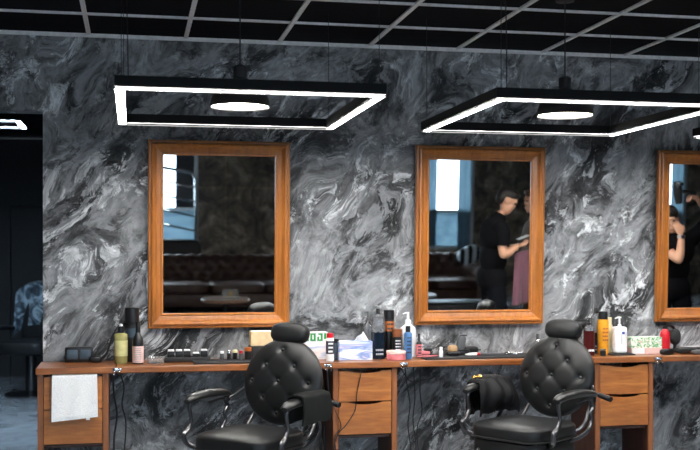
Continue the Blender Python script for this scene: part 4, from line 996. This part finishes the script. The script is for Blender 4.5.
# man in black, looking down, facing +X (right in the mirror)
J = dict(pelvis=(-.02, 0, 1.0), waist=(-.02, 0, 1.16), chest=(-.01, 0, 1.40), neck_base=(.02, 0, 1.57), neck_top=(.055, 0, 1.64),
         shl=(-.01, .195, 1.51), ell=(-.01, .26, 1.22), wrl=(.17, .15, 1.31), shr=(-.01, -.195, 1.51), elr=(.02, -.25, 1.22), wrr=(.18, -.10, 1.29),
         hipl=(-.01, .10, .93), knl=(.02, .12, .52), anl=(-.02, .13, .10), hipr=(-.01, -.10, .93), knr=(.03, -.12, .52), anr=(.02, -.13, .10))
person('person in black t-shirt and trousers looking down at their hands, in the middle mirror', (3.43, 4.0, 0), R(0), J, ((.105, 0, 1.735), (.86, .12, -.52), (.4, 0, 1)),
       [((.17, .15, 1.31), (.9, -.5, .12), (.0, -.2, 1), .35, 1), ((.18, -.10, 1.29), (.95, .3, .08), (.0, .2, 1), .35, -1)], 'tee', 'jeans', 'hair', hair_scale=1.0, sleeve=.62)
# second person at the edge of the middle mirror
J2 = dict(pelvis=(-.0, 0, .98), waist=(0, 0, 1.14), chest=(.0, 0, 1.37), neck_base=(.01, 0, 1.53), neck_top=(.03, 0, 1.60),
          shl=(0, .19, 1.47), ell=(.05, .24, 1.20), wrl=(.24, .16, 1.24), shr=(0, -.19, 1.47), elr=(.06, -.23, 1.20), wrr=(.25, -.12, 1.24),
          hipl=(0, .10, .91), knl=(.02, .11, .5), anl=(-.02, .12, .10), hipr=(0, -.10, .91), knr=(.02, -.11, .5), anr=(-.02, -.12, .10))
person('person in grey brown top facing the man in black, cut by the mirror frame', (4.03, 3.55, 0), R(180), J2, ((.05, 0, 1.72), (1, 0, -.1), (0, 0, 1)),
       [((.24, .16, 1.24), (.95, -.2, 0), (0, 0, 1), .5, 1), ((.25, -.12, 1.24), (.95, .2, 0), (0, 0, 1), .5, -1)], 'knit', 'browntrousers', 'brownhair', long_sleeves=True)
def mv(u, v):
    x = 3.59 + .27 * u - .05 * v * (.5 - u); z = 1.27 - .03 * (1 - u) - .50 * v + .03 * u; return (x, 4.12 + .03 * math.sin(u * 13) * (.3 + v) + .03 * v, z)
o = MB().sheet(mv, 30, 24, .012).build('mauve_garment', 'mauve', angle=80); tag(o, 'mauve garment held up between the two people in the middle mirror', 'garment')
o = thing('paper_sheet', 'small white paper in the hands of the man in black', 'paper', (3.70, 4.02, 1.385)); MB().box((0, 0, 0), (.12, .10, .004), .001, Matrix.Rotation(R(-22), 3, 'Y')).build('sheet', 'white', o, smooth=False)
# person drying hair in the third mirror: faces the mirror (+Y); local x forward
J3 = dict(pelvis=(-.02, 0, .96), waist=(-.02, 0, 1.10), chest=(-.0, 0, 1.30), neck_base=(.02, 0, 1.44), neck_top=(.03, .03, 1.50),
          shl=(0, .18, 1.40), ell=(.26, .08, 1.20), wrl=(.17, .02, 1.46), shr=(0, -.20, 1.42), elr=(.02, -.36, 1.62), wrr=(.08, -.17, 1.80),
          hipl=(-.01, .10, .90), knl=(.02, .11, .5), anl=(-.02, .12, .10), hipr=(-.01, -.10, .90), knr=(.02, -.11, .5), anr=(-.02, -.12, .10))
p3, at3 = person('person in black t-shirt drying their hair with an arm raised, in the right mirror', (5.06, 4.45, 0), R(90), J3, ((.045, .08, 1.585), (.9, .35, -.25), (0, .12, 1)),
       [((.17, .02, 1.46), (-.35, .35, .85), (-.9, 0, -.2), .35, 1), ((.08, -.17, 1.80), (.25, .9, .15), (.3, -.1, -.9), .9, -1)], 'tee', 'jeans', 'hair', hair_scale=1.05)
o = thing('wrist_watch', 'pale wrist watch on the person drying their hair', 'watch', (5.06 - .03, 4.45 + .178, 1.435)); MB().lathe([(.031, -.012), (.036, -.012), (.036, .012), (.031, .012)], (0, 0, 0), 24, Matrix.Rotation(R(12), 3, 'X'), ring=True).build('strap', 'greyink', o); MB().box((.0, .036, 0), (.034, .012, .034), .004).build('dial', 'ink', o)
o = thing('hairdryer', 'black and grey hairdryer held up above the head in the right mirror', 'hairdryer', (5.045, 4.60, 1.83))
MB().lathe([(0, -.10), (.034, -.10), (.042, -.05), (.042, .03), (.034, .08), (.028, .11), (0, .11)], (-.05, 0, .02), 24, Matrix.Rotation(R(172), 3, 'Y')).build('barrel', 'black', o)
MB().lathe([(0, -.015), (.043, -.015), (.043, .015), (0, .015)], (-.042, 0, .095), 24).build('rear_grille', 'chrome', o); MB().tube([(-.04, 0, .03), (.05, 0, .02), (.13, .0, .01)], [.020, .018, .019], 12).build('handle', 'black', o)

# ------------------------------------------------------------------ daylight outside
w = D.worlds.new('overcast'); scene.world = w; w.use_nodes = True
nt = w.node_tree; bg = nt.nodes['Background']
tc = N(nt, 'ShaderNodeTexCoord'); sp = N(nt, 'ShaderNodeSeparateXYZ'); nt.links.new(tc.outputs['Generated'], sp.inputs[0])
r_ = ramp(nt, sp.outputs[2], [(.0, (.40, .50, .60)), (.08, (.62, .80, .98)), (.5, (.74, .89, 1.0))])
nt.links.new(r_.outputs[0], bg.inputs['Color']); bg.inputs['Strength'].default_value = 9.5
scene.cycles.use_denoising = True
scene.cycles.max_bounces = 10
